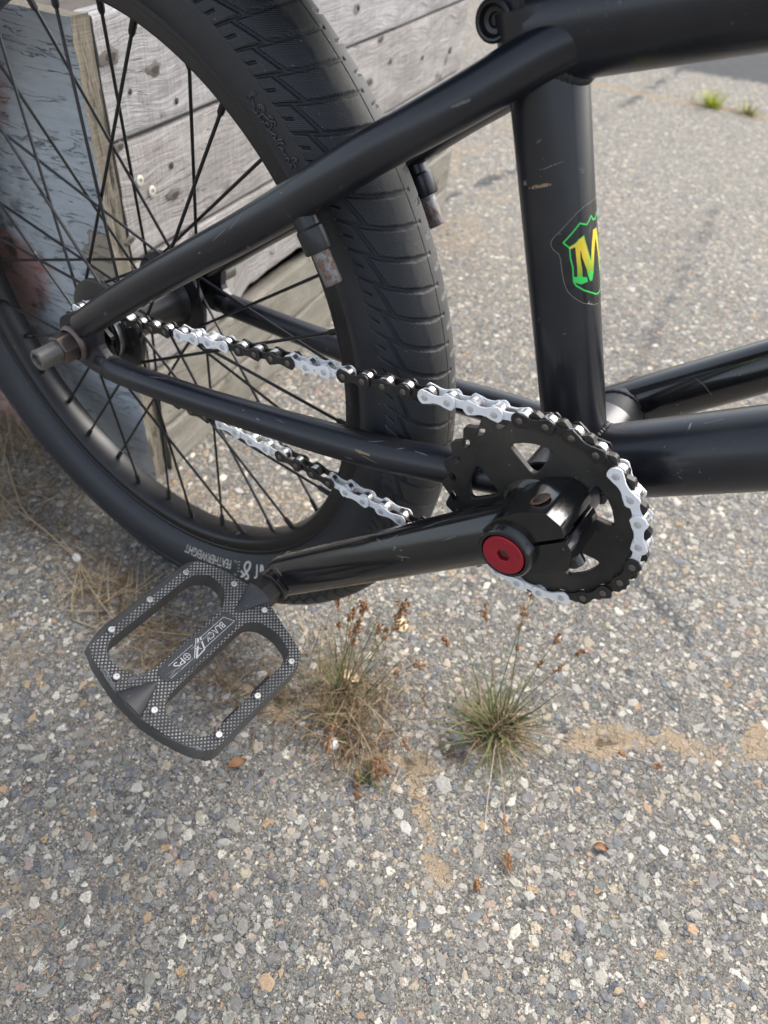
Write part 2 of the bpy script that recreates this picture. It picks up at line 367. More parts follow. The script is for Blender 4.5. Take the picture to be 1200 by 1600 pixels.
def mat_wood(name, a, b, moss=0.0, dark=(.07, .065, .06), sc=1.0):
    """uv = (along grain mm, across grain mm)"""
    t = NT(name); uv = t.n('ShaderNodeUVMap', uv_map='UVMap').outputs[0]; oi = t.n('ShaderNodeObjectInfo').outputs['Random']
    off = t.n('ShaderNodeCombineXYZ'); t.l(t.math('MULTIPLY', oi, 900), off.inputs[0]); t.l(t.math('MULTIPLY', oi, 500), off.inputs[1])
    ad = t.n('ShaderNodeVectorMath', operation='ADD'); t.l(uv, ad.inputs[0]); t.l(off.outputs[0], ad.inputs[1]); v = ad.outputs[0]
    warp = t.noise(t.map(v, (.012, .03, 1)), 1, 2, .5, 0, 'Color')
    wv = t.n('ShaderNodeVectorMath', operation='MULTIPLY_ADD'); t.l(warp, wv.inputs[0]); wv.inputs[1].default_value = (0, 22, 0); t.l(v, wv.inputs[2]); v2 = wv.outputs[0]
    grain = t.noise(t.map(v2, (.012 * sc, .42 * sc, 1)), 1, 6, .7)
    fib = t.noise(t.map(v2, (.05, 1.6, 1)), 1, 4, .7)
    big = t.noise(t.map(v, (.01, .018, 1)), 1, 4, .6)
    c = t.mix(t.ramp(grain, [(.3, 0), (.68, 1)]), a, b)
    saw = t.noise(t.map(v, (.45, .02, 1), rot=(0, 0, .12)), 1, 3, .6); c = t.mix(t.math('MULTIPLY', t.ramp(saw, [(.45, 0), (.62, 1)]), .22), c, tuple(min(.7, x * 1.35) for x in b))
    blot = t.noise(t.map(v, (.022, .05, 1), loc=(11, 5, 0)), 1, 5, .7); c = t.mix(t.math('MULTIPLY', t.ramp(blot, [(.52, 0), (.72, 1)]), .45), c, (.16, .135, .12))
    c = t.mix(t.math('MULTIPLY', t.ramp(fib, [(.35, 1), (.55, 0)]), .35), c, dark)
    c = t.mix(t.math('MULTIPLY', t.ramp(big, [(.45, 0), (.7, 1)]), .35), c, tuple(x * .55 for x in a))
    crack = t.ramp(t.noise(t.map(v2, (.006, .13, 1)), 1, 3, .5), [(.495, 0), (.5, 1), (.505, 0)])
    crack = t.math('MULTIPLY', crack, t.ramp(t.noise(t.map(v, (.008, .02, 1), loc=(40, 9, 0)), 1, 2), [(.50, 0), (.60, .8)]))
    kd = t.vor(t.map(v, (.016, .022, 1)), 1.0, 'Distance'); knot = t.ramp(kd, [(.03, 1), (.10, .6), (.16, 0)])
    knot = t.math('MULTIPLY', knot, t.ramp(t.noise(t.map(v, .25), 1, 3), [(.38, 0), (.5, 1)]))
    c = t.mix(t.math('MULTIPLY', knot, .85), c, (.05, .043, .04))
    c = t.mix(t.math('MULTIPLY', crack, .9), c, (.03, .027, .025))
    if moss: c = t.mix(t.math('MULTIPLY', t.ramp(big, [(.3, 0), (.62, 1)]), moss), c, (.19, .175, .115))
    t.p(Base_Color=c, Roughness=.85, Specular_IOR_Level=.2)
    knot = t.math('ADD', knot, t.math('MULTIPLY', saw, -.8))
    h = t.math('SUBTRACT', t.math('ADD', t.math('MULTIPLY', grain, .6), t.math('MULTIPLY', fib, .5)), t.math('ADD', t.math('MULTIPLY', crack, 1.2), t.math('MULTIPLY', knot, .5)))
    t.bump(h, 2.2, 1.0); return t.m
M_WOOD = mat_wood('weathered grey wood', (.20, .188, .185), (.56, .545, .545))
M_WOODB = mat_wood('weathered brown grey wood', (.185, .165, .152), (.52, .495, .48))
M_WOODLOW = mat_wood('mossy grey wood', (.19, .175, .15), (.37, .345, .305), .38)
M_WOODEND = mat_wood('raw board edge', (.10, .088, .07), (.33, .295, .24), .25, (.035, .028, .022))
M_INNER = mat_wood('dark inner wood', (.10, .085, .07), (.17, .15, .13))
def mat_blue():
    """painted front board; uv = (along board mm from its right corner, height mm)"""
    t = NT('peeling blue paint'); uv = t.n('ShaderNodeUVMap', uv_map='UVMap').outputs[0]; sp = t.n('ShaderNodeSeparateXYZ'); t.l(uv, sp.inputs[0])
    U, V = sp.outputs[0], sp.outputs[1]
    n = t.noise(t.map(uv, .03), 1, 5, .65); streak = t.noise(t.map(uv, (.03, .22, 1)), 1, 5, .7)
    c = t.mix(t.ramp(streak, [(.3, 0), (.7, 1)]), (.40, .44, .475), (.54, .575, .60))
    c = t.mix(t.math('MULTIPLY', t.ramp(n, [(.48, 0), (.7, 1)]), .5), c, (.60, .63, .65))
    # faded red lettering / overspray towards the left of the board
    th = t.ramp(t.math('MULTIPLY', V, 1 / 430), [(0, .40), (.20, .45), (.36, .52), (.44, .40), (.51, .30), (.56, .45), (.62, .85), (.72, .75), (.79, .40), (.86, .30), (.90, .42), (.95, 1)])
    d = t.math('SUBTRACT', t.math('MULTIPLY', U, -1 / 200), th)
    rd = t.math('MULTIPLY', t.math('ADD', d, t.math('MULTIPLY', t.math('SUBTRACT', t.noise(t.map(uv, (.035, .06, 1)), 1, 5, .65), .5), .30)), 9, True)
    red = t.mix(t.ramp(streak, [(.3, 0), (.7, 1)]), (.30, .105, .07), (.46, .20, .14))
    c = t.mix(t.math('MULTIPLY', t.math('MULTIPLY', rd, t.ramp(streak, [(.25, .55), (.6, 1)])), .85), c, red)
    grime = t.math('MULTIPLY', t.ramp(t.noise(t.map(uv, .045), 1, 5, .65), [(.5, 0), (.62, 1)]), t.math('MULTIPLY', t.math('SUBTRACT', t.math('MULTIPLY', U, -1 / 200), .36), 6, True))
    c = t.mix(t.math('MULTIPLY', grime, .8), c, (.055, .045, .04))
    cr = t.ramp(t.noise(t.map(uv, (.016, .12, 1)), 1, 4, .6, .4), [(.484, 0), (.5, 1), (.516, 0)])
    cr = t.math('MULTIPLY', cr, t.ramp(t.noise(t.map(uv, (.03, .05, 1), loc=(3, 7, 0)), 1, 3), [(.44, 0), (.54, 1)]))
    c = t.mix(t.math('MULTIPLY', cr, .6), c, (.08, .085, .09))
    # bare wood chipped through near the right edge, low down
    du = t.math('MULTIPLY', t.math('ADD', U, 6), 1 / 22); dv = t.math('MULTIPLY', t.math('SUBTRACT', V, 245), 1 / 22)
    rr = t.math('SQRT', t.math('ADD', t.math('MULTIPLY', du, du), t.math('MULTIPLY', dv, dv)))
    chip = t.math('MULTIPLY', t.math('SUBTRACT', t.math('ADD', 1.15, t.math('MULTIPLY', t.math('SUBTRACT', t.noise(t.map(uv, .07), 1, 5, .7), .5), 1.8)), rr), 8, True)
    c = t.mix(chip, c, t.mix(streak, (.30, .25, .18), (.46, .40, .33)))
    t.p(Base_Color=c, Roughness=t.math('ADD', .5, t.math('MULTIPLY', chip, .3)))
    h = t.math('SUBTRACT', t.math('MULTIPLY', streak, .5), t.math('ADD', cr, chip)); t.bump(h, 1.4, 1.0); return t.m
M_BLUE = mat_blue()
def stone_colour(t, src, g):
    sp = t.noise(g, 620, 5, .78); big = t.noise(g, 230, 4, .65)
    c = t.mix(t.math('MULTIPLY', t.ramp(sp, [(.46, 0), (.66, 1)]), .62), src, (.075, .076, .078))
    c = t.mix(t.math('MULTIPLY', t.ramp(big, [(.46, 0), (.68, 1)]), .45), c, (.40, .385, .35))
    return c, sp
def mat_stone(per_object):
    t = NT('aggregate stone' + (' single' if per_object else '')); g = t.n('ShaderNodeNewGeometry').outputs['Position']
    src = t.n('ShaderNodeObjectInfo').outputs['Color'] if per_object else t.n('ShaderNodeVertexColor', layer_name='Col').outputs[0]
    c, sp = stone_colour(t, src, g)
    film = t.ramp(t.noise(g, 60, 4, .65), [(.44, .06), (.74, .42)]); c = t.mix(film, c, t.mix(sp, (.15, .142, .128), (.33, .31, .275)))
    t.p(Base_Color=c, Roughness=.8, Specular_IOR_Level=.3); t.bump(sp, .8, 1.0); return t.m
M_STONE, M_STONE1 = mat_stone(False), mat_stone(True)
STONES = [((.275, .258, .228), 20), ((.195, .188, .175), 17), ((.145, .153, .165), 12), ((.11, .12, .134), 7), ((.385, .355, .305), 16), ((.54, .505, .435), 9), ((.455, .38, .275), 8),
          ((.42, .28, .15), 2.6), ((.36, .245, .19), 2.8), ((.66, .61, .51), 4.5), ((.085, .085, .086), 4), ((.18, .20, .18), 4)]
SC = np.array([s[0] for s in STONES]); SP = np.array([s[1] for s in STONES], float); SP /= SP.sum()
def mat_ground():
    t = NT('old asphalt'); g = t.n('ShaderNodeNewGeometry').outputs['Position']; a = t.n('ShaderNodeVertexColor', layer_name='Col')
    sep = t.n('ShaderNodeSeparateColor'); t.l(a.outputs[0], sep.inputs[0]); sand, seal, crack = sep.outputs[0], sep.outputs[1], sep.outputs[2]
    binder = t.mix(t.ramp(t.noise(g, 640, 6, .82), [(.40, 0), (.66, 1)]), (.034, .0315, .028), (.325, .30, .255))
    col_ = binder; H = t.math('MULTIPLY', t.noise(g, 700, 4, .7), .35)
    wv = t.n('ShaderNodeVectorMath', operation='MULTIPLY_ADD'); t.l(t.noise(g, 260, 2, .5, 0, 'Color'), wv.inputs[0]); wv.inputs[1].default_value = (.0075,) * 3; t.l(g, wv.inputs[2]); gw = wv.outputs[0]
    for sc, cut, hgt in ((460, .5, .3), (230, .47, .6), (125, .44, 1.0), (78, .36, 1.2)):
        dist = t.vor(gw, sc, 'Distance'); rc = t.vor(gw, sc, 'Color'); ss = t.n('ShaderNodeSeparateColor'); t.l(rc, ss.inputs[0])
        stops = []; acc = 0
        for c_, p_ in zip(SC, SP): stops.append((acc, tuple(c_))); acc += p_
        pal = t.ramp(ss.outputs[0], stops, 'CONSTANT')
        m = t.math('MULTIPLY', t.ramp(dist, [(cut * .85, 1), (cut, 0)]), t.math('GREATER_THAN', ss.outputs[1], .35))
        cs, _ = stone_colour(t, pal, g); col_ = t.mix(t.math('MULTIPLY', m, .95), col_, cs); H = t.math('ADD', H, t.math('MULTIPLY', m, hgt))
    sy = t.n('ShaderNodeSeparateXYZ'); t.l(g, sy.inputs[0]); mot_far_lit = t.math('ADD', t.noise(g, 3.2, 4, .6), t.math('MULTIPLY', t.math('SUBTRACT', sy.outputs[1], .15), .30, True))  # random mottle plus brighter far light painted into the asphalt colour along y
    col_ = t.mix(t.math('MULTIPLY', t.ramp(mot_far_lit, [(.38, 0), (.82, 1)]), .62), col_, t.mix(1.0, col_, (1.62, 1.6, 1.55), 'MULTIPLY'))
    col_ = t.mix(t.math('MULTIPLY', seal, .92), col_, t.mix(t.noise(g, 300, 4), (.03, .032, .037), (.10, .105, .11)))
    sd_ = t.mix(t.noise(g, 620, 5, .75), (.16, .115, .07), (.58, .44, .28))
    sm = t.math('MULTIPLY', t.math('SUBTRACT', t.math('ADD', sand, t.math('MULTIPLY', t.math('SUBTRACT', t.noise(g, 190, 7, .85), .5), 2.6)), .50), 2.2, True)
    col_ = t.mix(t.math('MULTIPLY', sm, .85), col_, sd_)
    cm = t.math('MULTIPLY', t.math('SUBTRACT', t.math('ADD', crack, t.math('MULTIPLY', t.math('SUBTRACT', t.noise(g, 150, 5, .7), .5), .8)), .5), 5, True)
    col_ = t.mix(t.math('MULTIPLY', cm, .85), col_, t.mix(t.noise(g, 400, 4), (.05, .038, .027), (.15, .115, .08)))
    t.p(Base_Color=col_, Roughness=.9, Specular_IOR_Level=.25); t.bump(H, 2.6, 1.0); return t.m
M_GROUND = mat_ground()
def mat_blade(name, a, b, rough=.6, trans=.0):
    t = NT(name); v = t.n('ShaderNodeVertexColor', layer_name='Col'); g = t.n('ShaderNodeNewGeometry').outputs['Position']
    t.p(Base_Color=t.mix(t.math('MULTIPLY', t.noise(g, 120, 3), .5), v.outputs[0], tuple(x * .5 for x in a)), Roughness=rough, Specular_IOR_Level=.3); return t.m
M_GRASS = mat_blade('grass', (.10, .10, .05), (.2, .2, .1))
M_SEED = mk('brown seed head', (.19, .095, .04), .8, 0, 900, .5)
M_PEB = mk('pale pebble', (.62, .60, .56), .7, 0, 400, .3)
M_LEAF = mk('dead leaf', (.50, .40, .24), .75, 0, 300, .3)
M_SCREW = mk('screw head', (.45, .43, .38), .5, .5, 600, .4)
# ------------------------------------------------------------------ ground (structure)
CRACK = [[-330, -60], [-250, -88], [-200, -74], [-160, -68], [-109, -73], [-74, -67], [-37, -49], [-17, -24], [8, 10], [49, 41], [87, 70], [120, 103], [151, 108], [191, 157], [260, 200], [420, 330]]
BRANCH = [[-37, -49], [-23, -61], [-1, -82], [15, -98], [30, -106]]
CRACK2 = [[-900, 1960], [-604, 1990], [-513, 1997], [-426, 2034], [-286, 2060], [100, 2150], [900, 2300]]
SEAL2 = [[-640, 700], [-590, 1200], [-598, 1545], [-612, 1965], [-632, 2348], [-600, 2500]]
SEAL1 = [[-206.0, 1376.0], [-168.0, 1050.0], [-137.0, 861.0], [-119.0, 723.0], [-107.0, 602.0]]
SEAL0 = [[29.0, 255.0], [66.0, 237.0], [99.0, 224.0]]
def dseg(X, Y, P):
    d = np.full(np.shape(X), 1e9)
    for (x0, y0), (x1, y1) in zip(P[:-1], P[1:]):
        L2 = (x1 - x0) ** 2 + (y1 - y0) ** 2; t = np.clip(((X - x0) * (x1 - x0) + (Y - y0) * (y1 - y0)) / L2, 0, 1)
        d = np.minimum(d, np.hypot(X - x0 - t * (x1 - x0), Y - y0 - t * (y1 - y0)))
    return d
sst = lambda a, b, x: (lambda t: t * t * (3 - 2 * t))(np.clip((x - a) / (b - a), 0, 1))
TUFTS = [(2.7, 20), (-117, -30)]
def ground_fields(X, Y):
    w = 1 + .9 * (vnoise(X / 23, Y / 23, 1) - .5)
    wob = 10 * (vnoise(X / 17, Y / 17, 2) - .5) + 5 * (vnoise(X / 6, Y / 6, 3) - .5)
    dc = dseg(X, Y, CRACK) + wob; db = dseg(X, Y, BRANCH) + wob * .8; d2 = dseg(X, Y, CRACK2) + wob * 2.5
    near = sst(-330, -120, X)
    brk = sst(.30, .62, vnoise(X / 21 + 9, Y / 21, 15)) * .75 + .25
    sand = np.clip(np.maximum.reduce([1.0 * (1 - sst(3, 30, dc / w)) * (.35 + .65 * near) * brk, 1.05 * (1 - sst(2, 10, db / w)) * (.4 + .6 * brk), 1.0 * (1 - sst(6, 44, d2))]), 0, 1)
    for tx, ty in TUFTS:
        sand = np.maximum(sand, .98 * (1 - sst(8, 64, np.hypot(X - tx, (Y - ty) * 1.2) + wob * 1.6)))
    dust = .62 * sst(.42, .72, vnoise(X / 60 + 3, Y / 60, 5)) * (1 - sst(-260, -60, X + .3 * Y))     # dry dust drifts on the left
    sand = np.maximum(sand, dust)
    crack = np.clip(.75 * (1 - sst(.8, 4, dc)) * sst(.45, .7, vnoise(X / 13, Y / 13, 6)) * (1 - sst(90, 150, X)), 0, 1)
    for tx, ty, r in ((-17, -22, 17), (-40, -46, 11), (-95, -45, 16), (108, 92, 6), (2.7, 20, 15)):
        crack = np.maximum(crack, .72 * (1 - sst(r * .2, r * 1.3, np.hypot(X - tx, Y - ty) + wob * 1.2)))
    d0 = dseg(X, Y, SEAL0) + wob; d1 = dseg(X, Y, SEAL1) + wob * 1.5; d3 = dseg(X, Y, SEAL2) + wob * 1.8
    patch = sst(0, 50, (Y - (2365 + .32 * (X + 533))) + wob * 3) * sst(-720, -620, X) * (1 - sst(3800, 4200, Y))
    seal = np.clip(np.maximum.reduce([.75 * (1 - sst(2, 12, d0)), .6 * (1 - sst(2, 15, d1)) * sst(.3, .65, vnoise(X / 25, Y / 25, 9)), .9 * (1 - sst(3, 15, d3)) * sst(.15, .45, vnoise(X / 60, Y / 60, 19)), patch]), 0, 1)
    Z = 2.2 * (vnoise(X / 140, Y / 140, 11) - .5) + .9 * (vnoise(X / 30, Y / 30, 12) - .5)
    fade = np.exp(-((X + 336) / 80) ** 2 - (Y / 60) ** 2)                # flat where the tyre stands
    Z = Z * (1 - fade) - 2.6 * crack - .8 * (1 - sst(0, 8, db)) - 1.5 * (1 - sst(2, 14, d2))
    return sand, seal, crack, Z
def axis_coords(lo, hi, fine, step):
    mid = np.arange(fine[0], fine[1] + .1, step); out = [mid]; a, s = fine[1], step
    up = []; 
    while a < hi: s *= 1.12; a += s; up.append(a)
    dn = []; a, s = fine[0], step
    while a > lo: s *= 1.12; a -= s; dn.append(a)
    return np.r_[dn[::-1], mid, up]
gx, gy = axis_coords(-40000, 40000, (-660, 420), 4.0), axis_coords(-40000, 40000, (-370, 420), 4.0)
gy = np.sort(np.r_[gy[(gy < 440) | (gy > 2700)], np.arange(440, 2700, 14.0)])
GX, GY = np.meshgrid(gx, gy); sand, seal, crack, GZZ = ground_fields(GX, GY)
far = (np.abs(GX) > 2500) | (GY > 4500) | (GY < -1500); GZZ = np.where(far, 0, GZZ)
nx, ny = len(gx), len(gy); ii = np.arange((ny - 1) * nx).reshape(ny - 1, nx)[:, :-1].ravel()
GF = np.c_[ii, ii + 1, ii + nx + 1, ii + nx]
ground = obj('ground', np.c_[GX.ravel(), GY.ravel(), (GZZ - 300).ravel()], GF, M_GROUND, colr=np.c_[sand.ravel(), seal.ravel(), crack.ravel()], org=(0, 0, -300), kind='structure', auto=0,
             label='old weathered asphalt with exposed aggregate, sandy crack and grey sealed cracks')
def gz(x, y): return float(ground_fields(np.array([float(x)]), np.array([float(y)]))[3][0]) - 300
# --- aggregate: the 280 largest stones in view are pieces of the ground, the rest one mass
def stone_mesh(seed):
    r = np.random.default_rng(seed); n = int(r.integers(5, 9)); an = np.sort((np.arange(n) + r.uniform(-.40, .40, n)) * 2 * np.pi / n); el = r.uniform(.5, .95)
    rad = r.uniform(.68, 1.12, n); P = np.c_[np.cos(an) * rad, np.sin(an) * rad * el]
    ti = r.uniform(-.06, .06, 2)
    V = [np.c_[P, np.full(n, -.30)], np.c_[P * .97, np.full(n, .02) + r.uniform(-.03, .03, n)], np.c_[P * .74 + ti, .13 + P @ ti + r.uniform(-.02, .02, n)], [[ti[0], ti[1], .15]]]
    V = np.concatenate(V); F = grid_faces(3, n); F += [(2 * n + j, 2 * n + (j + 1) % n, 3 * n) for j in range(n)]
    return V, F
SHAPES = [stone_mesh(100 + k) for k in range(20)]
cells = {}; stones = []; CS = 14.0
def try_stone(x, y, r):
    ci, cj = int(x // CS), int(y // CS)
    for i in (-1, 0, 1):
        for j in (-1, 0, 1):
            for (a, b, q) in cells.get((ci + i, cj + j), ()):
                if (a - x) ** 2 + (b - y) ** 2 < (.86 * (q + r)) ** 2: return False
    cells.setdefault((ci, cj), []).append((x, y, r)); stones.append((x, y, r)); return True
rs = np.random.default_rng(21)
def sow(n, rlo, rhi, box_):
    xs, ys = rs.uniform(box_[0], box_[1], n), rs.uniform(box_[2], box_[3], n); r = rlo + (rhi - rlo) * rs.random(n) ** 1.6
    sa, _, cr, _ = ground_fields(xs, ys)
    for x, y, q, s, c in zip(xs, ys, r, sa, cr):
        if s + .5 * c + rs.uniform(-.45, .45) > .72: continue
        if x < -436 + 10 and -436 - 400 < x and y > 60 + 0 and x + (y - 73) * .177 < -436 and y < 880: continue      # under the wooden box
        try_stone(x, y, q)
NEAR = (-760, 430, -372, 640)
sow(220, 6.6, 8.6, NEAR); sow(3600, 4.4, 6.6, NEAR); sow(14000, 3.0, 5.0, NEAR); sow(42000, 1.3, 3.0, (-700, 400, -372, 460))
sow(2600, 4.5, 7.5, (-700, 420, 640, 1500))
ST = np.array(stones); pc = rs.choice(len(SC), len(ST), p=SP); SCOL = np.clip(SC[pc] * rs.uniform(.82, 1.2, (len(ST), 1)) * rs.uniform(.96, 1.04, (len(ST), 3)), 0, .8)
SZ = ground_fields(ST[:, 0], ST[:, 1])[3] - 300
Q = (np.c_[ST[:, :2], np.full(len(ST), -300)] - CAM) @ CR.T; PU, PV = 600 + 1155.4 * Q[:, 0] / Q[:, 2], 800 + 1155.4 * Q[:, 1] / Q[:, 2]
pxsz = np.where((Q[:, 2] > 50) & (PU > 10) & (PU < 1190) & (PV > 20) & (PV < 1590), ST[:, 2] * 1155.4 / Q[:, 2], 0)
big = np.argsort(-pxsz)[:280]; bigset = set(big.tolist())
hgt = rs.uniform(.35, 1.05, len(ST)); rot = rs.uniform(0, 6.283, len(ST)); shp = rs.integers(0, len(SHAPES), len(ST))
stone_me = []
for V, F in SHAPES:
    me = bpy.data.meshes.new('stone'); me.from_pydata((V / 1000).tolist(), [], F); me.materials.append(M_STONE1); finish(me, True, None, None, None, 14); stone_me.append(me)
for i in big:
    o = bpy.data.objects.new('stone', stone_me[shp[i]]); link(o, ground, W((ST[i, 0], ST[i, 1], SZ[i] - .1))); r_ = ST[i, 2]
    o.scale = (r_, r_, r_ * hgt[i]); o.rotation_euler = (0, 0, rot[i]); o.color = (*SCOL[i], 1)
VV, FF, CC, k = [], [], [], 0
for i in range(len(ST)):
    if i in bigset: continue
    V, F = SHAPES[shp[i]]; c, s = math.cos(rot[i]), math.sin(rot[i]); r_ = ST[i, 2]
    VV.append(np.c_[(V[:, 0] * c - V[:, 1] * s) * r_ + ST[i, 0], (V[:, 0] * s + V[:, 1] * c) * r_ + ST[i, 1], V[:, 2] * r_ * hgt[i] + SZ[i] - .1])
    FF += [tuple(a + k for a in f) for f in F]; k += len(V); CC.append(np.tile(SCOL[i], (len(V), 1)))
obj('aggregate', np.concatenate(VV), FF, M_STONE, ground, colr=np.concatenate(CC), kind='stuff', auto=14)

# ------------------------------------------------------------------ the wooden box behind the wheel
BW = unit((-.174, .985, 0)); BN = np.array([BW[1], -BW[0], 0]); B0 = np.array([-436.4, 73.4, 0]); ZV = np.array([0, 0, 1.0])
def wp(s, t, z): return B0 + BW * s + BN * t + ZV * (z - 300)
crate = empty('wooden_box', wp(400, -150, 0), None, 'weathered grey plank box with a blue painted front board, standing behind the rear wheel', 'wooden box')
def rrect(t0, t1, z0, z1, r=2.2, nt=4, nz=12):
    P = [(t1, z0 + r)] + [(t1, z) for z in np.linspace(z0 + r, z1 - r, nz)[1:]] + [(t1 - r * .3, z1 - r * .3), (t1 - r, z1)] + [(t, z1) for t in np.linspace(t1 - r, t0 + r, nt)[1:]] + [(t0, z1 - r), (t0, z0 + r), (t0 + r, z0), (t1 - r, z0), (t1 - r * .3, z0 + r * .3)]
    return np.array(P)
def plank(name, s0, s1, t0, t1, z0, z1, mat, seed, along='s', amp=1.0, taper=None):
    P = rrect(t0, t1, z0, z1); n = len(P); ss = np.linspace(s0, s1, 60); V = []; UV = []
    per = np.r_[0, np.cumsum(np.hypot(*np.diff(P, axis=0).T))]
    for s in ss:
        e = amp * (vnoise(np.full(n, s / 60.0), P[:, 1] / 12, seed) - .5) * 1.6; ed = amp * 2.4 * (vnoise(np.full(n, s / 45.0), np.full(n, .5), seed + 3) - .5)
        zz = P[:, 1] + np.where(P[:, 1] > (z0 + z1) / 2, ed, -ed * .6); tt = P[:, 0] + e
        if taper is not None: zz = taper(s, zz, z0, z1)
        V.append([wp(s, a, b) for a, b in zip(tt, zz)]); UV.append(np.c_[np.full(n, s), per])
    F = [f[::-1] for f in grid_faces(len(ss), n)]; F.append(tuple(range(n))); F.append(tuple(range((len(ss) - 1) * n, len(ss) * n))[::-1])
    return obj(name, np.concatenate(V), F, mat, crate, uv=np.concatenate(UV), auto=50)
plank('plank', 0, 800, -22, 0, 334.5, 419, M_WOOD, 1)
plank('plank', 2, 803, -23.5, -1.2, 238, 331.5, M_WOODB, 2)
def broken(s, zz, z0, z1):                                             # the third plank has rotted away at its lower edge
    lift = 16 * float(sst(140, 175, np.array(s)) * (1 - sst(285, 330, np.array(s)))) + 4 * float(vnoise(np.array(s / 9.0), np.array(.3), 8))
    return np.where(zz < (z0 + z1) / 2, zz + lift, zz)
plank('plank', 1, 799, -23, -.8, 122, 235, M_WOODB, 3, taper=broken)
plank('plank', 3, 806, -20, 2.0, 56, 119.5, M_WOODLOW, 4)['label'] = 'mossy lower plank'
plank('plank', 3, 802, -26, 4.5, 0, 53.5, M_WOODLOW, 5, amp=1.6)['label'] = 'mossy bottom plank'
plank('end_plank', 779, 797, -330, -24, 1, 415, M_WOOD, 6)
plank('side_plank', 2, 778, -352, -331, 1, 417, M_WOOD, 7)
plank('inner_lid', 0, 776, -330, -25, 380, 398, M_INNER, 8)
# front board: blue face towards the camera, raw sawn edge flush with the planks
def front_board():
    us = np.r_[np.linspace(-352, -60, 40), np.linspace(-58, 0, 50)]; zs = np.linspace(0, 421, 110)
    U, Z = np.meshgrid(us, zs); wear = 1.6 * vnoise(Z / 13, U / 40, 31) * sst(-5, 0, U) + 3.5 * sst(-14, 0, U) * (1 - sst(10, 60, Z)) 
    wear += 1.8 * sst(412, 421, Z) * vnoise(U / 15, Z / 9, 5)
    V = np.array([wp(-22 + w_, u, z) for u, z, w_ in zip(U.ravel(), Z.ravel(), wear.ravel())]); nu, nz = len(us), len(zs)
    mb = MB(); F = [f for f in grid_faces(nz, nu, False)]; mb.add(V, F, 0, np.c_[U.ravel(), Z.ravel()])
    ss = np.linspace(0, 20, 9)                                         # sawn edge, rough
    Zs, S_ = np.meshgrid(zs, ss, indexing='ij'); fr = (V.reshape(nz, nu, 3)[:, -1] - B0)[:, None, :]
    s0 = (fr @ BW); S2 = s0 + (-2 - s0) * S_ / 20; rough = -1.2 * vnoise(S_ / 3 + 7, Zs / 11, 41) * (S_ > 0) - 1.5 * (vnoise(S_ / 5, Zs / 40, 42) > .7)
    V2 = np.array([wp(s, t, z) for s, t, z in zip(S2.ravel(), rough.ravel(), Zs.ravel())])
    mb.add(V2, [f[::-1] for f in grid_faces(nz, 9, False)][:], 1, np.c_[Zs.ravel(), S_.ravel() * 1.0])
    us2 = us; S3, U3 = np.meshgrid(np.linspace(-20.5, -2, 5), us2, indexing='ij'); V3 = np.array([wp(s, u - .2, 421 - 1.0 * abs(s + 12) / 10) for s, u in zip(S3.ravel(), U3.ravel())])
    mb.add(V3, [f for f in grid_faces(5, nu, False)], 1, np.c_[U3.ravel(), S3.ravel()])
    bv, bf = box(wp(-2.2, -176, 210), (BW, BN, ZV), (.2, 175, 209)); mb.add(bv, bf, 1)
    return mb.build('front_board', [M_BLUE, M_WOODEND], crate, auto=50, label='blue painted front board with patches of faded red')
front_board()
for s, z in ((24.6, 299.6), (37.7, 287.1)):
    mb = MB(); V, F = lathe(wp(s, -1.0, z), [(0, 4.6), (1.0, 4.6), (1.5, 3.6), (1.5, 1.9), (.5, 1.7), (.4, .05)], 16, BN); mb.add(V, [f[::-1] for f in F] if False else F); mb.build('screw', M_SCREW, crate)

M_KNOT = mk('dark knot', (.075, .064, .056), .85, 0, 420, .9, .3)
M_HOLE = mk('dark hole', (.03, .026, .023), .85, 0, 700, .6, .3)
CW = CAM + np.array([0, 0, 0.0])
def wall_hit(u, v):
    d = np.array([(u - 600) / 1155.386, (v - 800) / 1155.386, 1.0]) @ CR; P = B0 - ZV * 300; t = ((P - CAM) @ BN) / (d @ BN); q = CAM + d * t; return (q - P) @ BW, q[2] + 300
for u, v, r, nm in ((170, 88, 7.5, 'knot'), (240, 108, 6.5, 'knot'), (203, 143, 2.6, 'nail_hole'), (186, 228, 4.5, 'knot'), (268, 258, 3.4, 'nail_hole'), (272, 303, 6.0, 'knot'), (276, 158, 3.0, 'nail_hole'), (202, 375, 4.5, 'knot'),
                    (660, 90, 4.0, 'nail_hole'), (703, 79, 6.5, 'nail_hole'), (577, 128, 6.0, 'knot'), (610, 96, 4.0, 'nail_hole'), (596, 60, 4.5, 'knot'), (560, 12, 4.0, 'nail_hole')):
    s_, z_ = wall_hit(u, v); n = 14; an = np.linspace(0, 2 * np.pi, n, endpoint=False); rr_ = r * (1 + .28 * rs.uniform(-1, 1, n)); k_ = 1.5 if nm == 'knot' else .8
    V = [wp(s_ + r_ * k_ * math.cos(q), .45, z_ + r_ * .8 * math.sin(q)) for r_, q in zip(rr_, an)] + [wp(s_ + .55 * r_ * k_ * math.cos(q), 1.3, z_ + .5 * r_ * math.sin(q)) for r_, q in zip(rr_, an)] + [wp(s_, .9, z_)]
    F = grid_faces(2, n) + [(n + j, n + (j + 1) % n, 2 * n) for j in range(n)]; obj(nm, V, F, M_KNOT if nm == 'knot' else M_HOLE, crate, auto=0)
    if nm == 'knot':
        V = [wp(s_ + .5 * r_ * k_ * math.cos(q) + .8, 1.45, z_ + .42 * r_ * math.sin(q) - .4) for r_, q in zip(rr_[::-1], an)] + [wp(s_ + .8, 1.6, z_ - .4)]
        obj('knot', V, [(j, (j + 1) % n, n) for j in range(n)], M_HOLE, crate, auto=0)

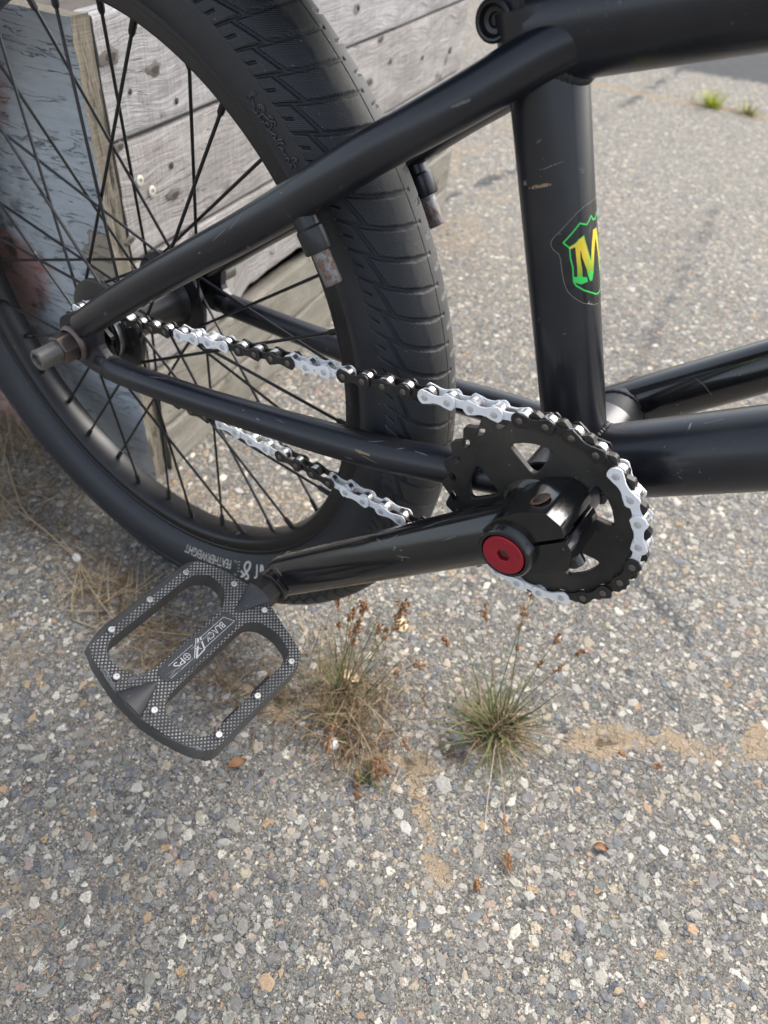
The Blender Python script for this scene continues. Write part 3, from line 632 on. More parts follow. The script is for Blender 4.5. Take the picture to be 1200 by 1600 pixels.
# ------------------------------------------------------------------ the bicycle
AX = np.array([-336.3, 0, -38.3]); YC = -3.0
bike = empty('bicycle', (-336.3, 0, -300), None, 'matte black bmx bicycle with a black and white chain, standing beside the wooden box', 'bicycle')
frame = empty('frame', (0, 0, 0), bike)
def tb(name, P, r, mat, parent, n=32, **k):
    V, F, UV = tube(P, r, n); return obj(name, V, F, mat, parent, uv=UV, **k)
ST_D = np.array([-.337, 0, .9415]); TT = lambda x: np.array([x, 0, (196.5 + .32 * x) / .947])
DTD = np.array([.824, 0, .566])
tb('seat_tube', line(ST_D * 8, ST_D * 199, 8), 15.9, M_FRAME, frame, 48)
tb('down_tube', line(DTD * 10, DTD * 640, 12), 19.2, M_FRAME, frame, 48)
tb('top_tube', line(TT(-66), TT(522), 12), 19.0, M_FRAME, frame, 48)
hd = unit(np.array([-.29, 0, .957])); hc = np.array([533, 0, 375.0])
tb('head_tube', line(hc - hd * 62, hc + hd * 58, 4), 22, M_FRAME, frame, 40)
V, F = lathe((0, 0, 0), [(-33, 14), (-34, 15), (-34, 20.2), (-33.2, 21), (33.2, 21), (34, 20.2), (34, 15), (33, 14)], 48); obj('bottom_bracket_shell', V, F, M_FRAME, frame)
for sg in (1, -1):                                                     # sg = 1 drive side (towards the camera, y < 0)
    m = np.array([1, -sg * -1 * -1 if False else (1 if sg == 1 else -1), 1.0])
    ssp = spline(np.array([[-326, -57.5, -21], [-268.5, -54, 22.9], [-223, -50, 56.1], [-189.3, -46.5, 80.2], [-160.2, -43, 102], [-135, -39.5, 121.8], [-113.4, -35, 138.6], [-95.8, -30, 151.5], [-80.5, -23.5, 163.1], [-68.4, -18, 172.8], [-54, -11.5, 184], [-42, -5, 190.5], [-30, 0, 194]]) * m, 4)
    tb('seat_stay', ssp, [8.8, 9.4] + [9.8] * (len(ssp) - 2), M_FRAME, frame, 40)
    cs = spline(np.array([[-316, -57, -46.5], [-290, -57, -45], [-232, -53, -38.6], [-181, -48.5, -31.8], [-137, -43, -26.5], [-96, -37.5, -20.5], [-55, -33, -10.5], [-12, -28, -1]]) * m, 5)
    L = np.linspace(0, 1, len(cs)); tb('chain_stay', cs, np.interp(L, [0, .05, .3, .55, .8, 1], [7.4, 8.4, 8.8, 10.0, 10.4, 9.2]), M_FRAME, frame, 36)
    dp = round_poly([(-352, -38), (-349, -24), (-338, -17), (-318, -9), (-309, -16), (-312, -33), (-300, -41), (-299, -52), (-322, -56), (-345, -52)], 6, 4)
    dpy = -60 if sg == 1 else 54
    V, F = prism(dp, [], ((0, 0, 0), (1, 0, 0), (0, 0, 1), (0, -1, 0)), 54 if sg == 1 else -60, 60 if sg == 1 else -54); obj('dropout', V, F, M_FRAME, frame, smooth=False, bevel=1.2)
    # welds where the stays meet the dropout and the seat cluster
    V, F, _ = tube([np.array([-306, -57, -46.2]) * m, np.array([-299, -57, -45.6]) * m], [9.0, 8.1], 20); obj('weld', V, F, M_WELD, frame)
    # brake boss and bare stud on the seat stay
    c0 = np.array([-155, -42.4, 106]) if sg == 1 else np.array([-148.5, 41.5, 111.2]); bd = unit(np.array([.56, 0, -.83]))
    V, F = lathe(c0, [(3, 6.2), (13, 6.2), (14.2, 7.3), (24.5, 7.3), (25.3, 6.7), (25.3, 4.0)], 28, bd); obj('brake_boss', V, F, M_FRAME, frame)
    V, F = lathe(c0, [(24, 4.6), (41, 4.6), (41.6, 4.1), (41.6, .05)], 20, bd); obj('brake_stud', V, F, M_STUD, frame, label='rusty bare steel brake stud')
# weld beads
def ring_bead(c, axis, r, br, name='weld', sweep=(0, 360), k=90, parent=frame, sq=None):
    ax = unit(axis); a = np.array([0, 1.0, 0]) if abs(ax[1]) < .9 else np.array([1.0, 0, 0]); u = unit(a - (a @ ax) * ax); w = np.cross(ax, u)
    an = np.radians(np.linspace(*sweep, k)); P = [np.asarray(c) + r * (np.cos(q) * u + np.sin(q) * w) for q in an]
    rad = br * (1 + .16 * np.sin(np.arange(k) * 1.9)); V, F, UV = tube(P, rad, 8, True); return obj(name, V, F, M_WELD, parent)
def saddle_bead(ta, td, tr, ba, bd_, br_, bead, k=140):
    """bead along the mitre of tube T (axis point ta, dir td, radius tr) where it meets tube B"""
    td, bd2 = unit(td), unit(bd_); a = np.array([0, 1.0, 0]); u = unit(a - (a @ td) * td); w = np.cross(td, u); P = []
    for q in np.linspace(0, 2 * np.pi, k):
        o = np.asarray(ta, float) + tr * (math.cos(q) * u + math.sin(q) * w); d0 = o - np.asarray(ba, float)
        dn = td - (td @ bd2) * bd2; on = d0 - (d0 @ bd2) * bd2; A, B, C_ = dn @ dn, 2 * dn @ on, on @ on - br_ ** 2; dis = B * B - 4 * A * C_
        t = (-B - math.sqrt(max(dis, 0))) / (2 * A); P.append(o + td * t)
    V, F, UV = tube(P, bead * (1 + .15 * np.sin(np.arange(k) * 2.1)), 8); obj('weld', V, F, M_WELD, frame)
saddle_bead(ST_D * 100, ST_D, 15.9, TT(0), (.947, 0, .32), 19.0, 2.0)
saddle_bead(DTD * 100, -DTD, 19.2, (0, 0, 0), (0, 1, 0), 21, 2.2)
saddle_bead(ST_D * 100, -ST_D, 15.9, (0, 0, 0), (0, 1, 0), 21, 2.2)
def part_bead(ta, td, tr, ba, bd_, br_, bead, k=220):
    td, bd2 = unit(td), unit(bd_); u = unit(np.array([0, 1.0, 0]) - td[1] * td); w = np.cross(td, u); P = []
    for q in np.linspace(-np.pi, np.pi, k):
        o = np.asarray(ta, float) + tr * (math.cos(q) * u + math.sin(q) * w); d0 = o - np.asarray(ba, float); dn = td - (td @ bd2) * bd2; on = d0 - (d0 @ bd2) * bd2
        A, B, C_ = dn @ dn, 2 * dn @ on, on @ on - br_ ** 2; dis = B * B - 4 * A * C_
        if dis <= 0: continue
        p = o + td * (-B - math.sqrt(dis)) / (2 * A)
        if p[0] ** 2 + p[2] ** 2 > 20.5 ** 2: P.append(p)
    for side in (-1, 1):
        S = np.array([p for p in P if p[1] * side > 0])
        if len(S) > 4: S = S[np.argsort(-S[:, 2])]; S = S[::max(1, len(S) // 40)]; V, F, UV = tube(S, bead * (1 + .15 * np.sin(np.arange(len(S)) * 2.1)), 8); obj('weld', V, F, M_WELD, frame)
part_bead(DTD * 120, -DTD, 19.2, (0, 0, 0), ST_D, 15.9, 1.7)
# seat clamp with a recessed pinch bolt behind the seat tube
sc = np.array([-82.0, 0, 186.6])
V, F = lathe(ST_D * 196, [(-9, 17.5), (-9, 18.6), (9, 18.6), (9, 15.4), (-9, 15.4)], 40, ST_D); obj('seat_clamp', V, F, M_FRAME, frame)
V, F = lathe(sc, [(-11, .05), (-11, 2.2), (-12.2, 2.8), (-12.6, 4.4), (-12.2, 5.0), (-13.4, 5.4), (-14.4, 5.8), (-14.6, 6.6), (-14.0, 7.6), (14.0, 7.6), (14.6, 6.6), (14.6, .05)], 32); obj('clamp_bolt', V, F, M_HUB, frame)
V, F = box(sc + np.array([9, 0, 4]), ((1, 0, .2), (0, 1, 0), (-.2, 0, 1)), (9, 12, 7)); obj('clamp_lug', V, F, M_FRAME, frame, smooth=False, bevel=2.5)
V, F, UV = tube(line(ST_D * 190, ST_D * 222, 3), 12.6, 24); obj('seat_post', V, F, M_FRAME, bike)
# padded saddle, its tail hanging just above the tyre
def saddle():
    xs = np.linspace(0, 1, 26); V = []; n = 24
    for t in xs:
        x = -250 + 255 * t; hw = np.interp(t, [0, .05, .25, .5, .8, 1], [20, 45, 58, 44, 22, 12]) ; z0 = 189 + 26 * t + 14 * (1 - t) ** 3 * 0; h = np.interp(t, [0, .1, .9, 1], [14, 24, 20, 8])
        an = np.linspace(0, 2 * np.pi, n, endpoint=False); c, s = np.cos(an), np.sin(an)
        V.append(np.c_[np.full(n, x), hw * np.sign(c) * np.abs(c) ** .6, z0 + h * (.5 + .5 * np.sign(s) * np.abs(s) ** .7)])
    F = grid_faces(len(xs), n); F += [tuple(range(n))[::-1], tuple(range((len(xs) - 1) * n, len(xs) * n))]
    return obj('saddle', np.concatenate(V), F, M_SADDLE, bike)
saddle()
# shield sticker wrapped round the seat tube
OUT = [[132.6, 88.7], [132.1, 69.6], [130.4, 54.3], [127.8, 40.9], [124.9, 28.2], [122.1, 15.6], [120.6, 11.2], [118.9, 10.7], [117.0, 14.1], [115.2, 20.9], [113.1, 23.3], [108.9, 24.0], [105.0, 24.8], [101.4, 27.0], [98.0, 31.0], [95.1, 39.1], [91.7, 53.0], [88.9, 73.5], [88.1, 89]]
GRN = [[124.9, 89.5], [124.7, 86.0], [126.9, 80.3], [125.3, 74.7], [124.2, 69.0], [125.4, 58.5], [125.8, 57.2], [119.4, 29.2], [116.7, 38.1], [112.6, 38.3], [108.0, 41.0], [104.2, 40.7], [102.1, 40.8], [100.1, 44.2], [97.0, 57.2], [92.8, 83.6], [92.6, 89.5]]
MLET = [[117.1, 37.6], [118.2, 48.6], [119.2, 52.8], [120.2, 62.3], [116.8, 65.3], [111.6, 70.6], [108.3, 74.3], [115.6, 78.6], [120.9, 83.9], [120.8, 89.7], [117.0, 89.7], [113.3, 85.6], [108.5, 82.3], [103.2, 78.9], [100.0, 74.8], [99.9, 70.0], [102.6, 66.4], [105.9, 64.0], [110.9, 57.7], [114.3, 55.7], [114.3, 54.3], [110.9, 54.2], [106.6, 55.9], [103.1, 55.8], [102.2, 63.9], [100.2, 65.0], [100.1, 58.0], [100.0, 52.9], [101.7, 42.0], [104.1, 39.7], [103.8, 47.0], [107.2, 47.8], [112.7, 47.2], [116.5, 46.8], [116.2, 38.0]]
SN = np.array([.9415, 0, .337])
def on_tube(h, a, r): a = np.radians(a); return ST_D * h + r * (SN * np.sin(a) + np.array([0, -1.0, 0]) * np.cos(a))
def tube_patch(poly, r, mb, m=0, mirror=False):
    """polygon in (height mm, angle deg) laid on the tube, cut finely so that it bends with it"""
    P = np.array(poly, float); P[:, 1] *= 15.95 * np.pi / 180; cut = []
    for a, b in zip(P, np.roll(P, -1, 0)):
        k = max(1, int(np.linalg.norm(b - a) / 1.0))
        cut += [a + (b - a) * i / k for i in range(k)]
    cut = np.array(cut); lo_, hi_ = cut.min(0), cut.max(0)
    pts = [(x, y) for x in np.arange(lo_[0] + .7, hi_[0], 1.4) for y in np.arange(lo_[1] + .7, hi_[1], 1.4) if inside((x, y), cut)]
    vs_ = [Vector((p[0], p[1])) for p in cut] + [Vector(p) for p in pts]; n = len(cut)
    v2, e2, f2, *_ = delaunay_2d_cdt(vs_, [(i, (i + 1) % n) for i in range(n)], [], 0, 1e-6)
    V = []; F = []
    for f in f2:
        c = (sum(v2[i].x for i in f) / 3, sum(v2[i].y for i in f) / 3)
        if inside(c, cut): F.append(tuple(f))
    for v in v2:
        a = v.y / 15.95 * 180 / np.pi; V.append(on_tube(v.x, 180 - a if mirror else a, r))
    V = np.array(V); F2 = []
    for f in F:
        n_ = np.cross(V[f[1]] - V[f[0]], V[f[2]] - V[f[0]]); c = V[list(f)].mean(0); rad = c - (c @ ST_D) * ST_D
        F2.append(f if n_ @ rad > 0 else f[::-1])
    mb.add(V, F2, m)
def tube_line(P, r, wd, mb, m=0, mirror=False):
    for a, b in zip(P[:-1], P[1:]):
        a2, b2 = np.array([a[0], a[1] * .2784]), np.array([b[0], b[1] * .2784]); d = b2 - a2; L = np.linalg.norm(d)
        if L < 1e-6: continue
        d /= L; nn = np.array([-d[1], d[0]]); k = max(1, int(L / 1.2)); V = []
        for i in range(k + 1):
            for s in (-1, 1):
                q = a2 + d * (L * i / k + (-.25 * wd if i == 0 else .25 * wd if i == k else 0)) + nn * s * wd / 2; an = q[1] / .2784
                V.append(on_tube(q[0], 180 - an if mirror else an, r))
        F = [(2 * i, 2 * i + 1, 2 * i + 3, 2 * i + 2) for i in range(k)]
        if mirror: F = [f[::-1] for f in F]
        mb.add(V, [f[::-1] for f in F], m)
mb = MB()
for mir in (False, True): tube_patch(OUT + [[88.1, 90], [132.7, 90]], 16.02, mb, 0, mir); tube_line(OUT, 16.05, .28, mb, 1, mir)
st = mb.build('sticker', [M_VINYL, M_EDGE], frame, auto=0, label='shield sticker with a green outline and a yellow to green letter M')
mb = MB()
for mir in (False, True): tube_line(GRN, 16.08, .62, mb, 0, mir); tube_patch(MLET, 16.10, mb, 0, mir); tube_line(MLET[:8] , 16.12, .25, mb, 0, mir)
V = np.concatenate(mb.v); hgt_ = V @ ST_D; rr_ = np.linalg.norm(V - np.outer(hgt_, ST_D), axis=1); t_ = np.clip((hgt_ - 103.5) / 9, 0, 1)[:, None]
cM = np.where(t_ > .0, np.array([.16, .42, .02]) * (1 - t_) + np.array([.80, .58, .035]) * t_, np.array([.035, .62, .09])); cM = np.where(hgt_[:, None] < 104.0 + .8 * np.sin(V[:, 1:2] * 3), np.array([.035, .64, .10]), cM)
cM = np.where((rr_ < 16.09)[:, None] | (rr_ > 16.11)[:, None], np.array([.035, .64, .10]), cM)
obj('sticker_print', V, mb.f, M_STICK, frame, colr=cM, auto=0)

# ------------------------------------------------------------------ rear wheel
wheel = empty('rear_wheel', AX, bike)
PSI_T = 83.5; PITCH = 3.45; TH0 = 44.65
def fgroove(p): return np.interp(p, [0, 20, 40, 60, 83, 100], [0, .2, .85, 1.95, 3.75, 5.2])
def make_tyre():
    th = np.r_[np.arange(-62, 70, .115), np.arange(70, 298, 1.2)]; ps = np.r_[np.arange(-152, -104, 3), np.arange(-104, 62, .62), np.arange(62, 153, 3)]
    pf = np.radians(np.linspace(0, 160, 1601)); arc = np.r_[0, np.cumsum(np.hypot(np.diff(29.5 * np.cos(pf)), np.diff(26 * np.sin(pf))))]
    T, S = np.meshgrid(np.radians(th), np.radians(ps), indexing='ij'); a = np.abs(np.degrees(S)); td = np.degrees(T)
    side = np.where(S < 0, 0, .5); u = (td - TH0 - fgroove(a)) / PITCH + side * (a > 6)
    fr = u - np.floor(u); dg = np.minimum(fr, 1 - fr) * PITCH * 4.4
    cut = lambda d, w, e=.45: 1 - sst(w, w + e, d)
    hw = np.interp(a, [0, 5, 12, 50, 83], [.35, .55, .95, .9, .6])
    g = cut(dg, hw) * (a < PSI_T + 2) * np.interp(a, [0, 8, 20], [.5, .9, 1.5])
    dd = np.abs(fr - (a - 56) / 13) * 5.9; g = np.maximum(g, cut(dd, .85, .5) * 1.3 * (a > 55) * (a < 70))
    dn = np.abs(fr - .5) * PITCH * 4.2; g = np.maximum(g, cut(dn, .5, .4) * 1.5 * (a > 74) * (a < PSI_T + 1))
    g = np.maximum(g, .55 * sst(PSI_T, PSI_T + 1.6, a))
    g = np.maximum(g, .4 * cut(np.abs(np.degrees(S) + 2.5) * .45, .12, .25))      # mould line
    fine = (td < 69.5) & (td > -61); g = np.where(fine | (a > PSI_T), g, 0)
    cr, sr = np.cos(S), np.sin(S); nr, nyv = cr / 29.5, sr / 26; nl = np.hypot(nr, nyv); nr, nyv = nr / nl, nyv / nl
    rad = 232.5 + 29.5 * cr - nr * g; y = YC + 26 * sr - nyv * g
    V = np.stack([AX[0] + rad * np.cos(T), y, AX[2] + rad * np.sin(T)], -1).reshape(-1, 3)
    UV = np.stack([T * 250, np.sign(S) * np.interp(np.abs(S), pf, arc)], -1).reshape(-1, 2)
    n1, n2 = S.shape; F = []
    idx = np.arange(n1 * n2).reshape(n1, n2); nxt = np.roll(idx, -1, 0)
    F = np.stack([idx[:, :-1], idx[:, 1:], nxt[:, 1:], nxt[:, :-1]], -1).reshape(-1, 4)
    return obj('tyre', V, F, M_TYRE, wheel, uv=UV, org=AX, auto=0)
make_tyre()
prof = [(-11.2, 209.4), (-11.8, 209.9), (-12.6, 209.4), (-12.8, 204.6), (-12.2, 203.9), (-12.4, 198), (-11.6, 196.0), (-9.6, 194.9), (-5, 193.6), (0, 193.2), (5, 193.6), (9.6, 194.9), (11.6, 196.0), (12.4, 198), (12.6, 209.4), (11.8, 209.9), (11.2, 209.4), (10.5, 203), (-10.5, 203)]
V, F = lathe((AX[0], YC, AX[2]), prof, 240, close=True); obj('rim', V, F, M_RIM, wheel, org=AX)
prof = [(-52, 7), (-52, 10), (-47, 11), (-41, 12.5), (-40.5, 17), (-37.2, 19.5), (-36.8, 21), (-34.2, 21.5), (-33.6, 33), (-33, 34), (-29.6, 34), (-29, 33), (-28.4, 22), (-24, 18), (-12, 16.5), (10, 16.5), (21, 18.5), (25.6, 22), (26, 33), (26.6, 34), (29.6, 34), (30.2, 33), (30.6, 21), (38, 15), (50, 11), (53, 10), (53, 7)]
V, F = lathe(AX, prof, 64); obj('hub', V, F, M_HUB, wheel)
V, F = lathe(AX, [(-39.6, 16), (-39.6, 20.6), (-38.8, 21.4), (-36.6, 21.4), (-36.2, 20)], 48); obj('driver_ring', V, F, M_STEEL, wheel)
for k in range(36):                                                    # three-cross lacing, nipples at 10k + 8 degrees
    th = R(10 * k + 8); side = (k + 1) % 2; sg = 1 if ((k + 1) // 2) % 2 == 0 else -1; hb = th + sg * R(56); yo = 1.9 * sg
    y = (-31 + yo) if side == 0 else (28 + yo); er = np.array([math.cos(th), 0, math.sin(th)]); eh = np.array([math.cos(hb), 0, math.sin(hb)])
    rimp = AX + er * 195.5 + np.array([0, YC + (-2.2 if side == 0 else 2.2), 0]); hubp = AX + eh * 31 + np.array([0, y, 0]); d = unit(rimp - hubp)
    mb = MB(); elbow = [hubp - np.array([0, yo * 1.6, 0]), hubp, hubp + d * 3, rimp]
    mb.add(*tube(elbow, 1.08, 8)[:2]); mb.add(*tube([rimp - d * 12, rimp - d * 10.5, rimp + d * 1.5], [1.5, 2.05, 2.15], 8)[:2], 1)
    mb.build('spoke', [M_SPOKE, M_SPOKE], wheel)
def hexa(c, r, y0, y1, ch=1.0):
    an = np.radians(np.arange(0, 360, 60) + 18); P = [(r * math.cos(a), r * math.sin(a)) for a in an]
    return prism(P, [], (c, (1, 0, 0), (0, 0, 1), (0, -1, 0)), y0, y1)
for sg in (1, -1):
    mb = MB(); m = np.array([1, sg, 1.0])
    V, F = hexa(AX, 10.3, 63, 74.5); mb.add(V * m, F if sg == 1 else [f[::-1] for f in F])
    V, F = lathe(AX, [(-60.1, 12.9), (-62.4, 12.9), (-63.3, 11.6), (-64.2, 10.6)], 36); mb.add(V * m, F if sg == -1 else F)
    mb.build('axle_nut', M_NUT, wheel, smooth=False, bevel=.9)
V, F = lathe(AX, [(-89, 3.4), (-80, 3.4)], 6); mb = MB(); mb.add(V, F)
V, F = lathe(AX, [(-80, .05), (-80, 3.7), (-89.6, 4.2), (-90.6, 4.6), (-90.6, 6.2), (-89.8, 7.0), (89.8, 7.0), (90.6, 6.2), (90.6, .05)], 40); mb.add(V, F)
mb.build('axle', M_AXLE, wheel)
# 9 tooth driver cog
def cogpoly(n, Rp, ph, root, tip, tw):
    P = []
    for i in range(n):
        c = ph - i * 2 * np.pi / n; ctr = Rp * np.array([math.cos(c), math.sin(c)])
        for q in np.linspace(-62, 62, 7):                              # gullet
            a = c + np.pi + R(q) * -1; P.append(ctr + root * np.array([math.cos(a), math.sin(a)]))
        t = c - np.pi / n
        for s in (1, -1): P.append(tip * np.array([math.cos(t + s * tw / tip), math.sin(t + s * tw / tip)]))
    return np.array(P)
CY = -45.0
V, F = prism(cogpoly(9, 18.57, R(74), 4.0, 21.6, 1.2), [], (AX + np.array([0, CY, 0]), (1, 0, 0), (0, 0, 1), (0, -1, 0)), -1.5, 1.5); obj('cog', V, F, M_HUB, wheel, smooth=False, bevel=.3)
# lettering on the near sidewall
def on_tyre(th, psi, off=0.0):
    t, p = np.radians(th), np.radians(psi); nr, ny_ = np.cos(p) / 29.5, np.sin(p) / 26; l = np.hypot(nr, ny_)
    r = 232.5 + 29.5 * np.cos(p) + off * nr / l; return np.array([AX[0] + r * np.cos(t), YC + 26 * np.sin(p) + off * ny_ / l, AX[2] + r * np.sin(t)])
EMB = [[[51.72, -107.8], [51.68, -110.0], [51.46, -109.5], [51.36, -106.7], [51.49, -102.9], [51.54, -100.2], [51.42, -97.4], [51.16, -95.5], [50.91, -95.8]], [[51.35, -103.2], [51.35, -100.7], [51.23, -98.7], [51.05, -98.5]], [[51.14, -103.1], [50.77, -105.2], [50.34, -106.8], [50.18, -108.6]], [[50.6, -111.6], [50.17, -111.5], [49.76, -110.0], [49.72, -106.2], [49.92, -103.0], [49.92, -100.0], [49.75, -97.3], [49.46, -95.9], [49.18, -96.7], [48.98, -98.8]], [[49.5, -103.8], [49.68, -101.7], [49.6, -99.1], [49.37, -98.3], [49.24, -100.8]], [[49.46, -110.9], [49.15, -107.6], [48.98, -101.9], [48.49, -100.4], [48.01, -98.9], [48.1, -95.8], [47.91, -94.6], [47.6, -94.1]], [[48.96, -107.7], [48.68, -110.4], [48.43, -108.3], [48.47, -104.8]], [[48.05, -110.6], [48.15, -107.8], [47.97, -104.0], [47.71, -103.3], [47.63, -105.3]], [[47.87, -108.3], [47.72, -109.6], [47.3, -108.2], [47.26, -103.5], [47.25, -97.7]], [[47.76, -98.2], [47.4, -94.9], [47.1, -94.9], [47.03, -96.9]], [[47.63, -97.6], [47.36, -100.0], [47.25, -104.5]], [[47.09, -108.6], [46.86, -105.5], [46.61, -105.4], [46.28, -103.1], [46.08, -105.7]], [[46.66, -109.3], [46.67, -106.2], [46.41, -103.8]], [[46.46, -109.4], [46.22, -107.1], [45.88, -107.4]], [[45.63, -107.2], [45.63, -103.2], [45.39, -98.9], [45.21, -98.1]], [[45.4, -109.6], [45.36, -104.9], [45.09, -100.6], [44.81, -98.9]], [[45.06, -110.6], [44.94, -106.8], [44.64, -104.1], [44.4, -105.3]], [[44.67, -109.4], [44.67, -106.9], [44.49, -106.6], [44.22, -107.4]], [[44.06, -106.1], [43.86, -105.3], [43.66, -105.2]], [[43.42, -109.7], [43.52, -106.8], [43.28, -104.2], [43.07, -105.0], [43.09, -108.7]], [[42.74, -108.7], [42.62, -105.4], [42.4, -105.5], [42.33, -108.5]], [[42.83, -100.0], [42.93, -97.4], [42.64, -94.7], [42.45, -94.7], [42.56, -98.2]], [[42.66, -99.7], [42.32, -100.3], [41.95, -100.5]]]
WHT = [[[-61.73, -109.0], [-60.82, -111.2], [-59.67, -117.5], [-58.45, -126.2], [-58.25, -133.7], [-59.05, -136.3], [-59.84, -133.6], [-60.23, -126.6], [-59.79, -118.7], [-59.12, -112.4], [-59.61, -107.2], [-60.32, -106.7]], [[-61.48, -118.9], [-60.95, -116.6], [-60.78, -112.6]], [[-55.74, -133.0], [-55.8, -121.7], [-56.32, -112.2], [-57.12, -109.9]], [[-54.26, -133.0], [-54.37, -127.1], [-54.55, -120.5]], [[-53.89, -131.7], [-53.59, -125.7], [-53.75, -122.5]], [[-63.91, -136.0], [-64.02, -109.5]], [[-63.3, -135.2], [-63.5, -108.6]], [[-62.61, -134.4], [-62.03, -134.2]], [[-62.56, -128.9], [-61.99, -128.7]], [[-62.63, -123.4], [-62.07, -123.2]], [[-62.78, -117.7], [-62.22, -117.6]]]
mb = MB()
for s in EMB:
    P = spline([on_tyre(a, b, -.35) for a, b in s], 4) if len(s) > 2 else np.array([on_tyre(a, b, -.35) for a, b in s])
    mb.add(*tube(P, .55, 7)[:2])
mb.build('raised_lettering', M_EMB, wheel, label='raised script lettering on the tyre sidewall')
mb = MB()
for i, s in enumerate(WHT):
    P = spline([on_tyre(a, b, -.52) for a, b in s], 4) if len(s) > 2 else np.array([on_tyre(a, b, -.52) for a, b in s])
    mb.add(*tube(P, [.95, .95, .75, .75, 1.1, .35, .35, .3, .3, .3, .3][i], 8)[:2])
def glyphs(text, font_sc=1.0, shear=0.0):
    """text as flat polygons from Blender's built-in font: list of verts (x,y) and faces"""
    cu = bpy.data.curves.new('t', 'FONT'); cu.body = text; cu.resolution_u = 3; cu.shear = shear; o = bpy.data.objects.new('t', cu)
    col.objects.link(o); dg = bpy.context.evaluated_depsgraph_get(); me = bpy.data.meshes.new_from_object(o.evaluated_get(dg))
    V = np.array([v.co[:2] for v in me.vertices]); F = [tuple(p.vertices) for p in me.polygons]
    bpy.data.objects.remove(o); bpy.data.curves.remove(cu); bpy.data.meshes.remove(me); return V, F
def subdivide2(V, F, L):
    bm = bmesh.new(); vs_ = [bm.verts.new((v[0], v[1], 0)) for v in V]
    for f in F:
        try: bm.faces.new([vs_[i] for i in f])
        except ValueError: pass
    for _ in range(3):
        e = [e for e in bm.edges if e.calc_length() > L]
        if not e: break
        bmesh.ops.subdivide_edges(bm, edges=e, cuts=1); bmesh.ops.triangulate(bm, faces=[f for f in bm.faces if len(f.verts) > 4])
    bm.verts.index_update(); V = np.array([v.co[:2] for v in bm.verts]); F = [tuple(v.index for v in f.verts) for f in bm.faces]; bm.free(); return V, F
V2, F2 = glyphs('FEATHERWEIGHT'); x0, x1 = V2[:, 0].min(), V2[:, 0].max(); V2, F2 = subdivide2(V2, F2, .6)
V2[:, 0] = (V2[:, 0] - x0) / (x1 - x0); V2[:, 1] /= .70
V3 = np.array([on_tyre(-65.0 - 15.8 * x, -134.5 + 15.5 * y, .06) for x, y in V2]); mb.add(V3, F2)
ob = mb.build('white_lettering', M_WTEXT, wheel, label='cream printed lettering on the tyre sidewall', auto=0)

# ------------------------------------------------------------------ crankset
crank = empty('crankset', (0, 0, 0), bike)
tri = round_poly([(20.5, 0), (33, -12.5), (38.6, -9.5), (39.4, 0), (38.6, 9.5), (33, 12.5)], 3.2, 4)
tri = round_poly([(20.5 * 1, 0.0), (36.5, -12.2), (39.2, 0), (36.5, 12.2)], [4.5, 4.0, 8, 4.0], 5)
holes = []
for k in range(5):
    a = R(37.5 + 72 * k); holes.append(np.c_[tri[:, 0] * math.cos(a) - tri[:, 1] * math.sin(a), tri[:, 0] * math.sin(a) + tri[:, 1] * math.cos(a)])
PH = R(98.6)
V, F = prism(cogpoly(25, 50.66, PH, 4.0, 55.0, .75), holes, ((0, CY, 0), (1, 0, 0), (0, 0, 1), (0, -1, 0)), -1.6, 1.6); obj('sprocket', V, F, M_SPROCKET, crank, smooth=False, bevel=.45)
V, F = lathe((0, 0, 0), [(-38, 9.5), (90, 9.5)], 28); V2, F2 = lathe((0, 0, 0), [(-43.5, 9), (-43.5, 15), (-34.5, 15), (-34.5, 9)], 36); mb = MB(); mb.add(V, F); mb.add(V2, F2); mb.build('spindle', M_HUB, crank)
CA, CB = np.array([.757, 0, .654]), np.array([-.654, 0, .757]); PE = np.array([-136.1, -78.0, -117.6])
def arm(start, end, r0, r1, ext, side):
    d = unit(np.asarray(end) - start); L = np.linalg.norm(np.asarray(end) - start); ts = np.r_[0, .04, .1, .25, .5, .75, .9, .97, 1.0]
    P = [start + d * L * t for t in ts]; r = list(r0 + (r1 - r0) * ts)
    for q in np.linspace(15, 90, 7): P.append(np.asarray(end) + d * ext * math.sin(R(q))); r.append(max(r1 * math.cos(R(q)) ** .7, .1))
    return tube(P, r, 40)
V, F, UV = arm(np.array([0, -58.0, 0]), PE, 15.2, 13.2, 10.0, 1); obj('crank_arm', V, F, M_GLOSS, crank)
V, F = lathe(PE, [(-14.2, 6), (-14.2, 9.6), (-13.2, 10.8), (12, 10.8)], 32); obj('pedal_eye', V, F, M_GLOSS, crank)
# clamp: boss ring round the spindle plus two pinch jaws facing away from the arm
V, F = lathe((0, 0, 0), [(-79.5, 10.9), (-82, 10.9), (-82.5, 11.3), (-82.4, 12.6), (-81.4, 13.4), (-52, 15.0), (-47.5, 17.5), (-46.7, 19.5)], 56); obj('crank_boss', V, F, M_GLOSS, crank)
def abp(P): return np.asarray(P, float)
FR = ((0, 0, 0), CA, CB, (0, -1, 0))
upj = round_poly([(2, 1.2), (31.5, 2.0), (32.8, 7.5), (28.5, 15.0), (16, 17.6), (2, 16.6), (-10, 11.5)], [.5, .8, 1.5, 1.5, 3, 3, 2], 4)
loj = round_poly([(2, -1.0), (31.0, -.4), (31.4, -5.5), (25, -15.5), (12, -17.0), (0, -14.0)], [.5, .8, 1.5, 2, 3, 2], 4)
V, F = prism(upj, [], FR, 48, 77.5); obj('clamp_jaw', V, F, M_GLOSS, crank, bevel=1.1, auto=30)
V, F = prism(loj, [], FR, 48, 77.0); obj('clamp_jaw', V, F, M_GLOSS, crank, bevel=1.1, auto=30)
